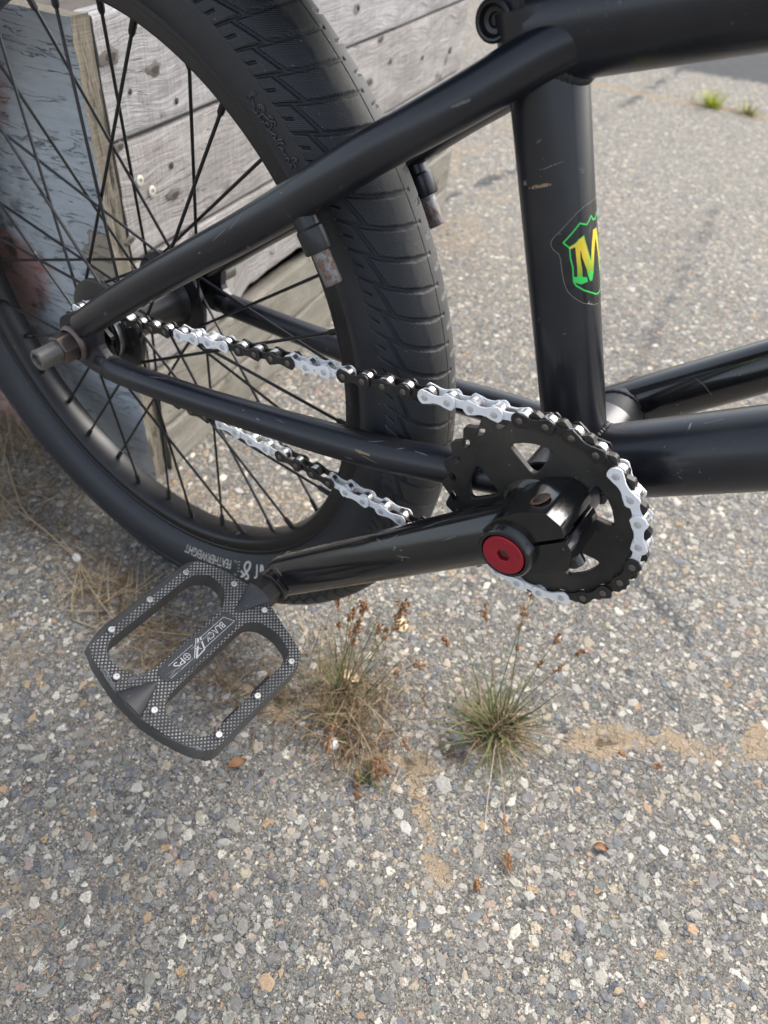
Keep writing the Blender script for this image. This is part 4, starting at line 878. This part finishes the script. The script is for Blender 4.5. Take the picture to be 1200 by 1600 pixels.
hc_ = CA * 20.6 + CB * 16.6 + np.array([0, -66.5, 0]); axb = unit(CB * .96 + CA * .06 - np.array([0, .0, 0]))
V, F = lathe(hc_, [(.45, 4.9), (.75, 4.5), (.75, 3.6), (.35, 3.4), (.35, .05)], 28, axb); obj('bolt_hole', V, F, M_RUST, crank)
V, F = lathe(hc_, [(.5, 3.3), (.5, .05)], 20, axb); obj('pinch_bolt', V, F, M_HUB, crank)
V, F = lathe(CA * 21 + CB * -15.5 + np.array([0, -64, 0]), [(2, 4.4), (-4.5, 4.4), (-5.2, 3.6), (-5.2, .05)], 20, CB); obj('pinch_bolt', V, F, M_GLOSS, crank)
# red end cap with a hex socket
hexp = [(3.35 * math.cos(R(60 * i + 20)), 3.35 * math.sin(R(60 * i + 20))) for i in range(6)]
disc = [(10.4 * math.cos(q), 10.4 * math.sin(q)) for q in np.linspace(0, 2 * np.pi, 56, endpoint=False)]
V, F = prism(disc, [hexp], ((0, 0, 0), (1, 0, 0), (0, 0, 1), (0, -1, 0)), 79, 83.2); obj('crank_cap', V, F, M_RED, crank, smooth=False, bevel=.5, label='red anodised crank cap')
V, F = prism(hexp, [], ((0, 0, 0), (1, 0, 0), (0, 0, 1), (0, -1, 0)), 78.6, 80.4); obj('hex_socket', V, F, M_RUST, crank, smooth=False)
# far crank arm
V, F = lathe((0, 0, 0), [(36, 9), (36, 14.6), (37, 15.2), (62, 15.2), (62, 4)], 48); obj('crank_boss', V, F, M_WELD, crank)
fa = np.array([-7, 68.0, -6.0]); V, F, UV = arm(fa, np.array([136.1, 80, 117.6]), 14.6, 12.2, 10.5, -1); obj('crank_arm', V, F, M_GLOSS, crank)
ring_bead((0, 56.5, 0), (0, 1, 0), 15.2, 1.3, parent=crank)

# ------------------------------------------------------------------ chain
chain = empty('chain', (-160, CY, 0), bike)
pins = [50.66 * np.array([math.cos(PH - i * 2 * np.pi / 25), math.sin(PH - i * 2 * np.pi / 25)]) for i in range(15)]
LO = np.array([[-214.7, -53.5], [-201.9, -53.6], [-189.1, -53.6], [-176.6, -53.2], [-164.3, -53.0], [-151.5, -52.9], [-139.2, -52.8], [-126.6, -52.9], [-113.9, -52.7], [-100.7, -52.4], [-87.9, -51.9]])[::-1]
for i in range(1, 6): pins.append(pins[14] + (LO[0] - pins[14]) * i / 6)
pins += list(LO); cb = AX[[0, 2]] + 18.57 * np.array([math.cos(R(274)), math.sin(R(274))])
for i in range(1, 9): pins.append(LO[-1] + (cb - LO[-1]) * i / 9 - np.array([0, 2.0 * math.sin(math.pi * i / 9)]))
for a in (274, 234, 194, 154, 114): pins.append(AX[[0, 2]] + 18.57 * np.array([math.cos(R(a)), math.sin(R(a))]))
u0 = pins[0]; ud = unit((-.978, -.208))
for i in range(26, 0, -1): pins.append(u0 + ud * 12.7 * i)
assert len(pins) == 70
def dogbone(rend, waist):
    P = []
    for q in np.linspace(-68, 68, 9): P.append((6.35 + rend * math.cos(R(q)) * 1.0, rend * math.sin(R(q))))
    for x in np.linspace(4.2, -4.2, 5): P.append((x, waist + (rend * .86 - waist) * (abs(x) / 5.2) ** 2.2))
    for q in np.linspace(112, 248, 9): P.append((-6.35 + rend * math.cos(R(q)), rend * math.sin(R(q))))
    for x in np.linspace(-4.2, 4.2, 5): P.append((x, -waist - (rend * .86 - waist) * (abs(x) / 5.2) ** 2.2))
    return np.array(P)
FRL = ((0, 0, 0), (1, 0, 0), (0, 0, 1), (0, -1, 0))
def plate_add(mb, P, y0, y1, m):
    q = P; n = len(q); ins = q * np.array([.985, .93]); V = []
    for h, o in ((y0, ins), (y0 + .18, q), (y1 - .18, q), (y1, ins)): V.append(np.c_[o[:, 0], np.full(n, -h), o[:, 1]])
    F = [f for f in grid_faces(4, n)]; base, F2, _ = tri_poly(ins)
    mb.add(np.concatenate(V), F, m); mb.add(np.c_[base[:, 0], np.full(len(base), -y1), base[:, 1]], F2, m); mb.add(np.c_[base[:, 0], np.full(len(base), -y0), base[:, 1]], [f[::-1] for f in F2], m)
def outer_link(mats, pinmat):
    mb = MB(); P = dogbone(4.3, 2.05)
    plate_add(mb, P, 3.15, 4.25, 0); plate_add(mb, P, -4.25, -3.15, 0)
    for x in (-6.35, 6.35):
        V, F = lathe((x, 0, 0), [(-4.75, .05), (-4.75, 1.35), (-4.55, 1.75), (4.55, 1.75), (4.75, 1.35), (4.75, .05)], 16); mb.add(V, F, 1)
    return mb.build('chain_link', mats, chain, org=(0, 0, 0), auto=35)
def inner_link(mats):
    mb = MB(); P = dogbone(4.1, 2.0)
    plate_add(mb, P, 1.85, 2.95, 0); plate_add(mb, P, -2.95, -1.85, 0)
    for x in (-6.35, 6.35):
        V, F = lathe((x, 0, 0), [(-1.75, 1.8), (-1.75, 3.5), (-1.5, 3.85), (1.5, 3.85), (1.75, 3.5), (1.75, 1.8)], 20); mb.add(V, F, 1)
    return mb.build('chain_link', mats, chain, org=(0, 0, 0), auto=35)
kinds = {'OB': outer_link([M_BCHAIN, M_DARKSTEEL], 0), 'OW': outer_link([M_WCHAIN, M_WPIN], 0), 'IB': inner_link([M_BCHAIN, M_STEEL]), 'IW': inner_link([M_WCHAIN, M_STEEL])}
white_out = {3, 5, 11, 13, 19, 21, 27, 29, 35, 37, 43, 45, 51, 53, 59, 65, 67}
white_in = {4, 6, 12, 14, 20, 22, 26, 28, 36, 44, 46, 52, 58, 60, 66, 68}
used = set()
for i in range(70):
    a, b = pins[i], pins[(i + 1) % 70]; mid = (a + b) / 2; d = b - a; ang = math.atan2(d[1], d[0])
    if math.cos(ang) < 0: ang += math.pi
    kk = ('OW' if i in white_out else 'OB') if i % 2 else ('IW' if i in white_in else 'IB')
    src = kinds[kk]
    if kk in used: o = src.copy(); col.objects.link(o)
    else: o = src; used.add(kk)
    o.parent = chain; o.location = W((mid[0], CY, mid[1])) - ORG[chain]; o.rotation_euler = (0, -ang, 0)
    if kk[1] == 'W': o['label'] = 'white painted chain link'
# ------------------------------------------------------------------ pedal
PO = np.array([-136.1, 0, -117.6]); ph = R(-18.16); PUx = np.array([math.cos(ph), 0, math.sin(ph)]); PN = np.array([-math.sin(ph), 0, math.cos(ph)]); PY = np.array([0, 1.0, 0])
pedal = empty('pedal', PO + PY * -154, bike)
def pp(u, y, h): return PO + PUx * u + PY * y + PN * h
outl = [(-42.5, -115.5), (-28, -108.6), (-8.5, -104.2), (7.2, -104.2), (28, -110.0), (43.5, -114), (47.0, -122), (46.4, -190.5), (40.4, -196), (32.5, -199), (21.7, -202), (7.4, -204.6), (-13, -204.2), (-35.7, -199.7), (-43, -196), (-46.4, -187), (-45.6, -122)]
outl = round_poly(outl, [3, 3, 3, 3, 3, 5, 4, 4, 3, 3, 3, 3, 3, 3, 3, 4, 4], 3)
h1 = round_poly([(-37, -126), (-30.6, -117.2), (-20, -117), (-13.6, -121), (-9.6, -128), (-9.6, -183), (-14, -190.5), (-25, -193.6), (-33.6, -192), (-37.3, -187)], 4, 4)
h2 = round_poly([(6.4, -129), (7.4, -123), (13, -117.8), (25, -115.7), (37, -119), (39.6, -126), (38.8, -186), (32, -193), (21, -194.6), (12.4, -192.6), (7.6, -187)], 4, 4)
def pedal_body():
    P, F, loops = tri_poly(outl, [h1, h2]); mb = MB(); FRP = (PO, PUx, PY, PN)
    V, FF = prism(outl, [h1, h2], FRP, -6.6, 7.6)
    q = (V - PO); low = (q @ PN) < 0; V = V + np.outer(np.where(low & ((q @ PUx) < -41), -3.0, 0.0) + np.where(low & ((q @ PUx) > 43), 1.5, 0), PUx) + np.outer(np.where(low & ((q @ PY) < -188), -.8, 0), PY)
    uv = np.c_[q @ PUx, q @ PY]; hh = q @ PN; mi = [1 if all(abs(hh[i]) > 7.5 for i in f) and abs(sum(hh[i] for i in f)) > 20 else 0 for f in FF]
    return obj('pedal_body', V, FF, [M_PEDAL, M_KNURL], pedal, smooth=False, uv=uv, mi=mi, bevel=.9)
pedal_body()
lab = round_poly([(-7.4, -131), (-5.5, -127), (2.4, -127), (4.4, -131), (4.0, -178), (1, -182), (-5.5, -182), (-7.8, -178)], 3, 4)
V, F = prism(lab, [], (PO, PUx, PY, PN), 7.0, 8.1); obj('pedal_plate', V, F, M_PEDAL, pedal, smooth=False, bevel=.4)
def wedge(y0, y1, hw, c0, c1, hh, name='axle_housing'):
    V = []; n = 15; ks = np.linspace(0, 1, 9)
    for k in ks:
        for q in np.linspace(0, 180, n):
            s = (1 - k) ** .9; V.append(pp(c0 + (c1 - c0) * k + (hw * s + .35) * math.cos(R(q)), y0 + (y1 - y0) * k, 7.2 + (hh * s + .3) * math.sin(R(q)) ** .8))
    F = grid_faces(9, n, False); F.append(tuple(range(n)))
    if (y1 - y0) < 0: F = [f[::-1] for f in F]
    return obj(name, V, F, M_PEDAL, pedal, auto=40)
wedge(-104.0, -125, 8.6, -1.0, -2.6, 4.6); wedge(-204.4, -184, 9.6, -3.6, -2.6, 4.2)
for sgn in (-1, 1):                                                     # the axle housing also bulges below
    pass
for u, y in [(-40.1, -127.1), (-40.9, -154.5), (-41.2, -181.8), (-15.5, -111.6), (9.0, -111.0), (42.4, -123.7), (42.3, -152.8), (42.0, -183.0), (8.3, -197.0), (-19, -198.0)]:
    V, F = lathe(pp(u, y, 0), [(7.2, 1.9), (9.6, 1.9), (9.95, 1.55), (9.95, .75), (9.4, .7), (9.4, .05)], 16, PN); obj('pedal_pin', V, F, M_STEEL, pedal)
V, F = hexa(PO, 9.2, 92.5, 103); V2, F2 = lathe(PO, [(-104.5, 7.4), (-86, 7.4)], 24); mb = MB(); mb.add(V, F); mb.add(V2, F2); V3, F3 = lathe(PO, [(-92.6, 7), (-92.6, 11.2), (-91.6, 11.2), (-91.6, 7)], 32); mb.add(V3, F3)
mb.build('pedal_spindle', M_HEX, pedal, smooth=False, bevel=.5, label='brown hex flats of the pedal spindle')
# two notches cut in the inner wall of the forward rail
for yc_, L_ in ((-145, 7), (-169, 6)):
    V, F = box(pp(38.8, yc_, 2.2), (PUx, PY, PN), (1.0, L_, 3.6)); obj('rail_notch', V, F, M_RIM, pedal, smooth=False, bevel=.8)
# laser print: BLACK <lightning V> OPS, read towards the outer end with the tops forward
mb = MB(); HP = 8.16
def pl(P, wd=.28):
    for a, b in zip(P[:-1], P[1:]):
        a, b = np.array(a, float), np.array(b, float); d = unit(b - a); nn = np.array([-d[1], d[0]]); a2, b2 = a - d * wd * .4, b + d * wd * .4
        mb.add([pp(*(a2 + nn * wd / 2), HP), pp(*(a2 - nn * wd / 2), HP), pp(*(b2 - nn * wd / 2), HP), pp(*(b2 + nn * wd / 2), HP)], [(0, 1, 2, 3)])
def ptext(s, y0, y1, u0, u1, ang=0.0):
    V, F = glyphs(s); x0, x1 = V[:, 0].min(), V[:, 0].max(); V = V.copy(); V[:, 0] = (V[:, 0] - x0) / (x1 - x0); V[:, 1] = V[:, 1] / .70
    mb.add([pp(u0 + (u1 - u0) * y, y0 + (y1 - y0) * x, HP) for x, y in V], F)
cu_ = -1.7
ptext('BLACK', -134.5, -149.5, cu_ - 2.0, cu_ + 2.0); ptext('PS', -166.3, -172.6, cu_ - 2.0, cu_ + 2.0)
pl([(cu_ - 3.1, -131.5), (cu_ - 3.1, -150.2)]); pl([(cu_ + 3.1, -128.6), (cu_ + 3.1, -153.2)]); pl([(cu_ - 3.1, -131.5), (cu_ + 3.1, -128.6)]); pl([(cu_ - 3.1, -150.2), (cu_ + 3.1, -153.2)], .9)
pl([(cu_ - 3.4, -151.6), (cu_ + 4.2, -160.2)], 1.0); pl([(cu_ - 4.4, -152.4), (cu_ + 3.4, -161.2)], .5); pl([(cu_ + 3.6, -153.6), (cu_ + 4.2, -160.0)], .6); pl([(cu_ + 2.2, -154.6), (cu_ + .4, -155.4), (cu_ + 1.4, -156.2), (cu_ - 1.0, -157.0)], .45)
pl([(cu_ - 3.1, -156.4), (cu_ - 3.1, -174.5)], .22); pl([(cu_ + 3.1, -162.2), (cu_ + 3.1, -178.5)], .22)
for rr_ in (1.9,):
    C_ = [(cu_ + rr_ * math.cos(q), -163.6 + rr_ * math.sin(q)) for q in np.linspace(0, 2 * np.pi, 20)]; pl(C_, .4)
pl([(cu_ - 1.9, -163.6), (cu_ + 1.9, -163.6)], .35); pl([(cu_, -161.7), (cu_, -165.5)], .35)
mb.build('pedal_lettering', M_PRINT, pedal, smooth=False, label='silver lettering printed on the pedal')
# ------------------------------------------------------------------ weeds, straw and litter
def blade(mb, cols, P, w0, c, w_dir=None, tip=.15):
    """thin folded ribbon along P, width tapering"""
    P = np.asarray(P, float); n = len(P); T = np.gradient(P, axis=0); V = []
    for i in range(n):
        t = unit(T[i]); s = np.cross(t, (0, 0, 1)) if w_dir is None else np.asarray(w_dir, float); s = s - (s @ t) * t; s = unit(s) if np.linalg.norm(s) > 1e-6 else np.array([1.0, 0, 0])
        k = i / (n - 1); w = w0 * (1 - k * (1 - tip)); up = np.cross(s, t)
        V += [P[i] - s * w / 2 + up * w * .18, P[i], P[i] + s * w / 2 + up * w * .18]
    F = []
    for i in range(n - 1):
        for j in (0, 1): F.append((3 * i + j, 3 * i + j + 1, 3 * i + j + 4, 3 * i + j + 3))
    mb.add(V, F); c0, c1 = c
    for i in range(n): k = i / (n - 1); cols.extend([np.array(c0) * (1 - k) + np.array(c1) * k] * 3)
def arc(base, az, lean, L, droop, n=9, wob=0.0, seed=None):
    """a blade's centre line: starts at base, leans towards az, droops with length"""
    P = [np.array(base, float)]; th = lean; a = az
    for i in range(n - 1):
        th = th + droop / (n - 1); a = a + wob * random.uniform(-1, 1)
        P.append(P[-1] + L / (n - 1) * np.array([math.cos(a) * math.sin(th), math.sin(a) * math.sin(th), math.cos(th)]))
        if P[-1][2] < -299.2: P[-1][2] = -299.2 + random.random() * .8
    return P
GREEN = [((.06, .085, .02), (.17, .20, .06)), ((.09, .11, .03), (.22, .21, .08)), ((.045, .07, .018), (.12, .16, .05))]
DRY = [((.24, .16, .08), (.42, .32, .19)), ((.17, .10, .05), (.33, .23, .13)), ((.34, .26, .16), (.50, .41, .28)), ((.12, .07, .04), (.25, .16, .09))]
RUST = [((.16, .085, .04), (.32, .19, .10)), ((.13, .07, .035), (.26, .14, .07)), ((.22, .14, .075), (.40, .29, .17)), ((.30, .22, .13), (.46, .36, .22)), ((.10, .06, .035), (.2, .12, .065))]
def seed_head(p, d, L, parent, k=9):
    k = int(k * 1.8)
    mb = MB(); d = unit(d)
    for _ in range(k):
        q = np.array(p) + d * random.uniform(-.1, L) + np.array([random.gauss(0, 1), random.gauss(0, 1), random.gauss(0, .8)]) * L * .16
        V, F = sphere((0, 0, 0), random.uniform(.55, 1.15), 5, 4, (1, 1, 2.3)); a = unit(d + np.array([random.gauss(0, .7), random.gauss(0, .7), random.gauss(0, .5)]))
        z = a; x = unit(np.cross(z, (.3, .9, .1))); y = np.cross(z, x); mb.add(V @ np.array([x, y, z]) + q, F)
        q2 = np.array(p) + d * random.uniform(0, L * .6); mb.add(*tube([q2, q], .22, 4)[:2])
    return mb.build('seed_head', M_SEED, parent)
def tuft(name, base, label, cat, n_green, n_dry, stems, Lg=(35, 95), Ld=(30, 90), spread=9, group=None, lean=(.1, 1.1), wg=1.5, dry=None):
    dry = dry or DRY
    bz = gz(*base); t = empty(name, (base[0], base[1], bz), None, label, cat, group); B = np.array([base[0], base[1], bz + .3])
    mb, cols = MB(), []
    for i in range(n_green + n_dry):
        g = i < n_green; r_ = abs(random.gauss(0, spread)); a = random.uniform(0, 2 * math.pi); b = B + np.array([math.cos(a) * r_, math.sin(a) * r_, 0])
        L = random.uniform(*(Lg if g else Ld)); c = random.choice(GREEN if g else dry); k = random.uniform(.75, 1.25); c = (tuple(x * k for x in c[0]), tuple(x * k for x in c[1]))
        ln = random.uniform(*lean) if g else random.uniform(.25, 1.45)
        if not g: a = random.uniform(0, 2 * math.pi); b = B + np.array([random.gauss(0, spread * 1.5) , random.gauss(0, spread * 1.1), 0]); b[2] = gz(b[0], b[1]) + .3
        blade(mb, cols, arc(b, a + random.gauss(0, .7), ln, L, random.uniform(.1, 1.5), 8, .22), random.uniform(.7, 1.3) * wg * (1 if g else .7), c)
    mb2 = mb.build('blades', M_GRASS, t, colr=np.array(cols), kind='stuff', auto=0)
    for (az, ln, L, dr_, dry) in stems:
        sb, sc_ = MB(), []; P = arc(B + np.array([random.gauss(0, 3), random.gauss(0, 3), 0]), az, ln, L, dr_, 14, .05)
        V, F, _ = tube(P, np.linspace(.62, .28, 14), 6); sb.add(V, F); c = random.choice(DRY if dry else GREEN); sc_ = np.repeat([np.array(c[1]) * (.85 + .3 * random.random())], len(V), 0)
        sb.build('stem', M_GRASS, t, colr=sc_, auto=0); d = P[-1] - P[-2]
        seed_head(P[-1], d, random.uniform(6, 12), t, random.randint(7, 13))
        if random.random() < .55: seed_head(P[-4], P[-4] - P[-5], random.uniform(4, 8), t, 5)
    return t
up = math.pi / 2
# azimuths: the picture's "up" on the ground is about 2.6 rad away from the camera, "down" towards (.4,-.9)
tuft('grass_tuft', TUFTS[0], 'green and brown grass tuft with brown seed heads, growing from the crack below the sprocket', 'grass tuft', 110, 150,
     [(2.2, .25, 105, .3, False), (1.9, .35, 118, .3, False), (1.5, .30, 100, .35, False), (2.6, .45, 96, .4, True), (1.2, .5, 92, .4, True), (2.9, .6, 84, .5, True),
      (-1.15, 1.2, 128, .55, True), (-.95, 1.25, 104, .5, True), (.35, 1.15, 128, .5, True)], spread=9, lean=(.2, 1.45), Lg=(22, 74), Ld=(14, 62))
tuft('grass_tuft', TUFTS[1], 'dry brown grass tuft with upright seed stalks, beside the pedal corner', 'grass tuft', 60, 340,
     [(1.6, .15, 88, .25, False), (2.0, .2, 100, .25, False), (1.2, .25, 92, .3, False), (1.0, .4, 84, .35, True), (2.4, .3, 80, .3, False), (1.7, .1, 74, .2, True), (.6, .6, 70, .4, True), (1.4, .35, 62, .4, True), (2.2, .5, 66, .4, True), (1.9, .12, 86, .3, True), (1.1, .3, 96, .3, True), (-1.2, .9, 60, .6, True), (-.6, 1.1, 66, .6, True), (-.3, .9, 78, .6, True)], Lg=(22, 58), Ld=(12, 50), spread=25, lean=(.3, 1.35), wg=1.3, dry=RUST)
tuft('grass_tuft', (-92, -58), 'low tangle of dead brown grass at the bottom end of the crack', 'grass tuft', 14, 190, [(-.8, 1.2, 46, .6, True), (-.2, 1.1, 44, .6, True)], Lg=(14, 30), Ld=(12, 46), spread=17, lean=(.4, 1.2), dry=RUST)
tuft('weed', (-55.8, -79.7), 'tiny green and yellow weed sprout lying in front of the tufts', 'weed', 16, 8, [], Lg=(8, 20), Ld=(6, 16), spread=3, lean=(.5, 1.4), wg=1.7)
# far weeds in the second crack: bright green and straw
def far_weed(base, label, n, cols_, L):
    bz = gz(*base); t = empty('weed', (base[0], base[1], bz), None, label, 'weed'); mb, cols = MB(), []
    for i in range(n):
        a = random.uniform(0, 6.28); r_ = abs(random.gauss(0, 15)); b = (base[0] + math.cos(a) * r_, base[1] + .5 * math.sin(a) * r_, bz)
        c = random.choice(cols_); blade(mb, cols, arc(b, a, random.uniform(.0, .7), random.uniform(.4, 1) * L, .5, 6), 5.0, c)
    mb.build('blades', M_GRASS, t, colr=np.array(cols), kind='stuff', auto=0)
LIME = [((.42, .55, .02), (.66, .74, .06)), ((.50, .56, .03), (.72, .72, .10))]; STRAW = [((.45, .36, .2), (.62, .55, .38)), ((.30, .20, .10), (.5, .4, .25))]
far_weed((-431, 2030), 'bright lime green weed in the far crack behind the top tube', 60, LIME, 56)
far_weed((-338, 2050), 'straw coloured dry weed with a green shoot, right of the lime green weed', 36, STRAW + LIME[:1], 42)
def strip():
    straw_patch((-400, 2045), 150, 42, (75, 9), 'thin strip of dead straw along the far crack', .6, STRAW)
# dry straw on the left
def straw_patch(center, n, L, spread, label, up_=.35, mat=DRY):
    bz = gz(*center); t = empty('dry_straw', (center[0], center[1], bz), None, label, 'dry grass'); mb, cols = MB(), []
    for i in range(n):
        x, y = center[0] + random.gauss(0, spread[0]), center[1] + random.gauss(0, spread[1]); a = random.uniform(0, 6.28)
        P = arc((x, y, -299.3), a, random.uniform(1.25 - up_, 1.56), random.uniform(.3, 1) * L, random.uniform(.05, .5), 7, .12)
        c = random.choice(mat); k = random.uniform(.8, 1.2); blade(mb, cols, P, random.uniform(.6, 1.4), (tuple(q * k for q in c[0]), tuple(q * k for q in c[1])))
    mb.build('blades', M_GRASS, t, colr=np.array(cols), kind='stuff', auto=0)
strip()
straw_patch((-630, 10), 900, 85, (52, 46), 'thick clump of dead tan grass at the left edge behind the tyre', 1.0, [DRY[0], DRY[2], DRY[2], ((.40, .31, .19), (.58, .48, .33))])
straw_patch((-500, -62), 150, 70, (38, 26), 'thin scatter of straw left of the rear tyre')
straw_patch((-345, -72), 190, 60, (30, 20), 'matted dry roots and straw behind the pedal')
straw_patch((-200, -80), 90, 45, (34, 14), 'thin dead roots in the crack between the pedal and the dry tuft', .3, RUST)
straw_patch((-262, -92), 150, 55, (26, 18), 'dry straw lying under the pedal opening')
def stalk(pts, r, label, c):
    P = spline([np.array([x, y, gz(x, y) + h]) for x, y, h in pts], 6); V, F, _ = tube(P, np.linspace(r, r * .5, len(P)), 6)
    o = obj('straw_stalk', V, F, M_GRASS, None, colr=np.repeat([np.array(c)], len(V), 0), auto=0, org=tuple(P[0]), label=label, cat='straw'); return o
stalk([(-585, -20, 2), (-500, -60, 4), (-450, -66, 3), (-405, -70, 1.5)], 1.0, 'long pale straw stalk running from the left edge to a white pebble', (.50, .38, .22))
stalk([(-560, -58, 2), (-500, -66, 5), (-470, -64, 2)], .9, 'short pale straw stalk crossing the long one at the left', (.46, .34, .2))
stalk([(-402, -72, 1), (-360, -88, 5), (-300, -102, 2)], .8, 'pale straw stalk below the white pebble pointing to the pedal', (.52, .41, .24))
stalk([(-398, -74, 1), (-372, -102, 3), (-352, -118, 1)], .7, 'thin straw stalk bending down left of the pedal', (.50, .40, .24))
stalk([(-352, -118, 1), (-318, -108, 2), (-288, -92, 2)], .7, 'straw stalk lying level against the pedal edge', (.50, .40, .25))
def pebble(x, y, r, label, mat, sq=(1.2, .9, .6), name='pebble', cat='pebble'):
    V, F = sphere((0, 0, 0), r, 12, 8, sq); V = V_ = np.concatenate([np.atleast_2d(v) for v in V]) if not isinstance(V, np.ndarray) else V
    V = V * (1 + .22 * (vnoise(V[:, 0] / r * 1.3 + x, V[:, 1] / r * 1.3 + V[:, 2] / r, 3) - .5))[:, None]; a = random.uniform(0, 3); c, s = math.cos(a), math.sin(a)
    V = np.c_[V[:, 0] * c - V[:, 1] * s + x, V[:, 0] * s + V[:, 1] * c + y, V[:, 2] + gz(x, y) + r * sq[2] * .55]
    obj(name, V, F, mat, None, auto=30, label=label, cat=cat)
pebble(-96, -72, 5.0, 'white pebble at the foot of the dry grass tuft', M_PEB)
pebble(-407, -69, 4.4, 'small white pebble at the end of the straw left of the tyre', M_PEB)
pebble(-118, 59, 6.2, 'flat beige stone chip between the tyre and the sprocket', M_LEAF, (1.3, .9, .35))
def leaf(x, y, L, label, c, rot_):
    V = []; n = 9
    for i in range(n):
        t = i / (n - 1); w = L * .27 * math.sin(math.pi * min(1, t * .96 + .03)) ** .8
        for j in (-1, -.5, 0, .5, 1): V.append(((t - .5) * L, j * w, 1.2 + 1.8 * j * j + 1.6 * math.sin(t * 5)))
    V = np.array(V); cs_, sn = math.cos(rot_), math.sin(rot_); V = np.c_[V[:, 0] * cs_ - V[:, 1] * sn + x, V[:, 0] * sn + V[:, 1] * cs_ + y, V[:, 2] * .8 + gz(x, y) + .6]
    mb = MB(); F = grid_faces(n, 5, False); mb.add(V, F); mb.add(V - np.array([0, 0, .35]), [f[::-1] for f in F])
    obj('dead_leaf', np.concatenate(mb.v), mb.f, c, None, auto=0, label=label, cat='leaf')
leaf(-122, -14, 20, 'pale tan dead leaf fragment between the two grass tufts', M_LEAF, .2)
M_BLEAF = mk('brown leaf', (.17, .085, .04), .8, 0, 300, .5)
leaf(-144, -130, 15, 'small brown dead leaf below the pedal corner', M_BLEAF, 1.1)
leaf(112, -18, 11, 'curled brown leaf scrap on the asphalt at the right', M_BLEAF, .4)

# ------------------------------------------------------------------ scratches and chips on the paint
M_SCR = mk('bright scratch', (.12, .12, .123), .5, .2, 900, .5); M_CHIP = mk('chip to primer', (.20, .13, .08), .7, 0, 600, .6); M_DUSTY = mk('dried dirt smear', (.085, .083, .079), .8, 0, 500, .6)
bpy.context.view_layer.update(); DGR = bpy.context.evaluated_depsgraph_get()
def hit(u, v):
    d = Vector(np.array([(u - 600) / 1155.386, (v - 800) / 1155.386, 1.0]) @ CR).normalized()
    ok, loc, nrm, _, ob, _ = scene.ray_cast(DGR, W(CAM), d); return (loc, nrm, ob) if ok else None
def scratch(P, w, m, parent=frame):
    H = [hit(*p) for p in P]; H = [h for h in H if h and h[2].parent in (frame, crank, pedal)]
    if len(H) < 2: return
    n = len(H); V = []
    for i, (l, nr, ob) in enumerate(H):
        q = np.array([l.x, l.y, l.z]) * 1000 - np.array([0, 0, GZ]); nr = np.array(nr); t = np.array(H[min(i + 1, n - 1)][0]) - np.array(H[max(i - 1, 0)][0]); t = unit(t) if np.linalg.norm(t) > 0 else np.array([1.0, 0, 0]); s = unit(np.cross(nr, t))
        ww = w * (.35 + .65 * math.sin(math.pi * (i + .5) / n)) * random.uniform(.7, 1.3)
        V += [q + s * ww / 2 + nr * .035, q - s * ww / 2 + nr * .035]
    obj('scratch', V, [(2 * i, 2 * i + 1, 2 * i + 3, 2 * i + 2) for i in range(n - 1)], m, parent, auto=0)
def sc_line(a, b_, w, m, parent=frame, k=7, j=.6): scratch([(a[0] + (b_[0] - a[0]) * t + random.uniform(-j, j), a[1] + (b_[1] - a[1]) * t + random.uniform(-j, j)) for t in np.linspace(0, 1, k)], w, m, parent)
for a_, b_, w_, m_ in (((333, 376), (352, 358), .35, M_SCR), ((358, 359), (376, 336), .9, M_DUSTY), ((372, 345), (377, 333), .4, M_SCR), ((437, 303), (442, 300), .5, M_SCR), ((310, 396), (313, 394), .7, M_SCR), ((705, 168), (735, 155), 1.4, M_DUSTY),
                       ((712, 165), (728, 157), .5, M_SCR), ((826, 294), (861, 288), 1.3, M_CHIP), ((843, 266), (880, 252), .3, M_SCR), ((1037, 700), (1040, 697), .5, M_SCR), ((555, 703), (578, 712), 1.6, M_CHIP), ((566, 712), (590, 724), .4, M_SCR), ((540, 714), (552, 719), .6, M_SCR),
                       ((400, 653), (405, 657), .9, M_SCR), ((378, 640), (382, 642), .6, M_SCR), ((575, 690), (600, 689), .5, M_DUSTY), ((880, 522), (884, 521), .4, M_SCR), ((920, 365), (925, 352), .3, M_SCR), ((648, 705), (668, 712), .4, M_SCR), ((430, 655), (446, 661), .3, M_SCR), ((232, 588), (262, 592), .4, M_DUSTY),
                       ((620, 702), (632, 700), .5, M_SCR), ((1100, 662), (1130, 655), .3, M_SCR), ((1060, 98), (1075, 92), .3, M_SCR)):
    sc_line(a_, b_, w_, m_)
for a_, b_, w_, m_ in (((588, 842), (605, 852), 1.2, M_DUSTY), ((598, 850), (622, 836), .6, M_SCR), ((580, 832), (612, 826), .9, M_DUSTY), ((620, 868), (640, 872), .4, M_SCR), ((660, 825), (700, 812), .4, M_SCR), ((1098, 600), (1112, 616), .5, M_SCR), ((1085, 590), (1104, 604), .3, M_SCR), ((520, 852), (540, 846), .5, M_DUSTY), ((690, 845), (712, 838), .3, M_SCR), ((430, 885), (440, 900), 1.2, M_DUSTY)):
    sc_line(a_, b_, w_, m_, crank)
for a_, b_ in (((160, 1045), (185, 1092)), ((190, 1098), (225, 1128)), ((240, 1140), (290, 1170)), ((296, 1166), (322, 1176)), ((205, 1062), (232, 1050)), ((262, 1058), (290, 1036)), ((300, 1010), (340, 985)), ((310, 1120), (345, 1092)), ((355, 1080), (390, 1052))):
    for _ in range(3): sc_line((a_[0] + random.uniform(-5, 5), a_[1] + random.uniform(-5, 5)), (b_[0] + random.uniform(-5, 5), b_[1] + random.uniform(-5, 5)), random.uniform(.4, 1.2), random.choice((M_DUSTY, M_SCR)), pedal, 8, 1.2)
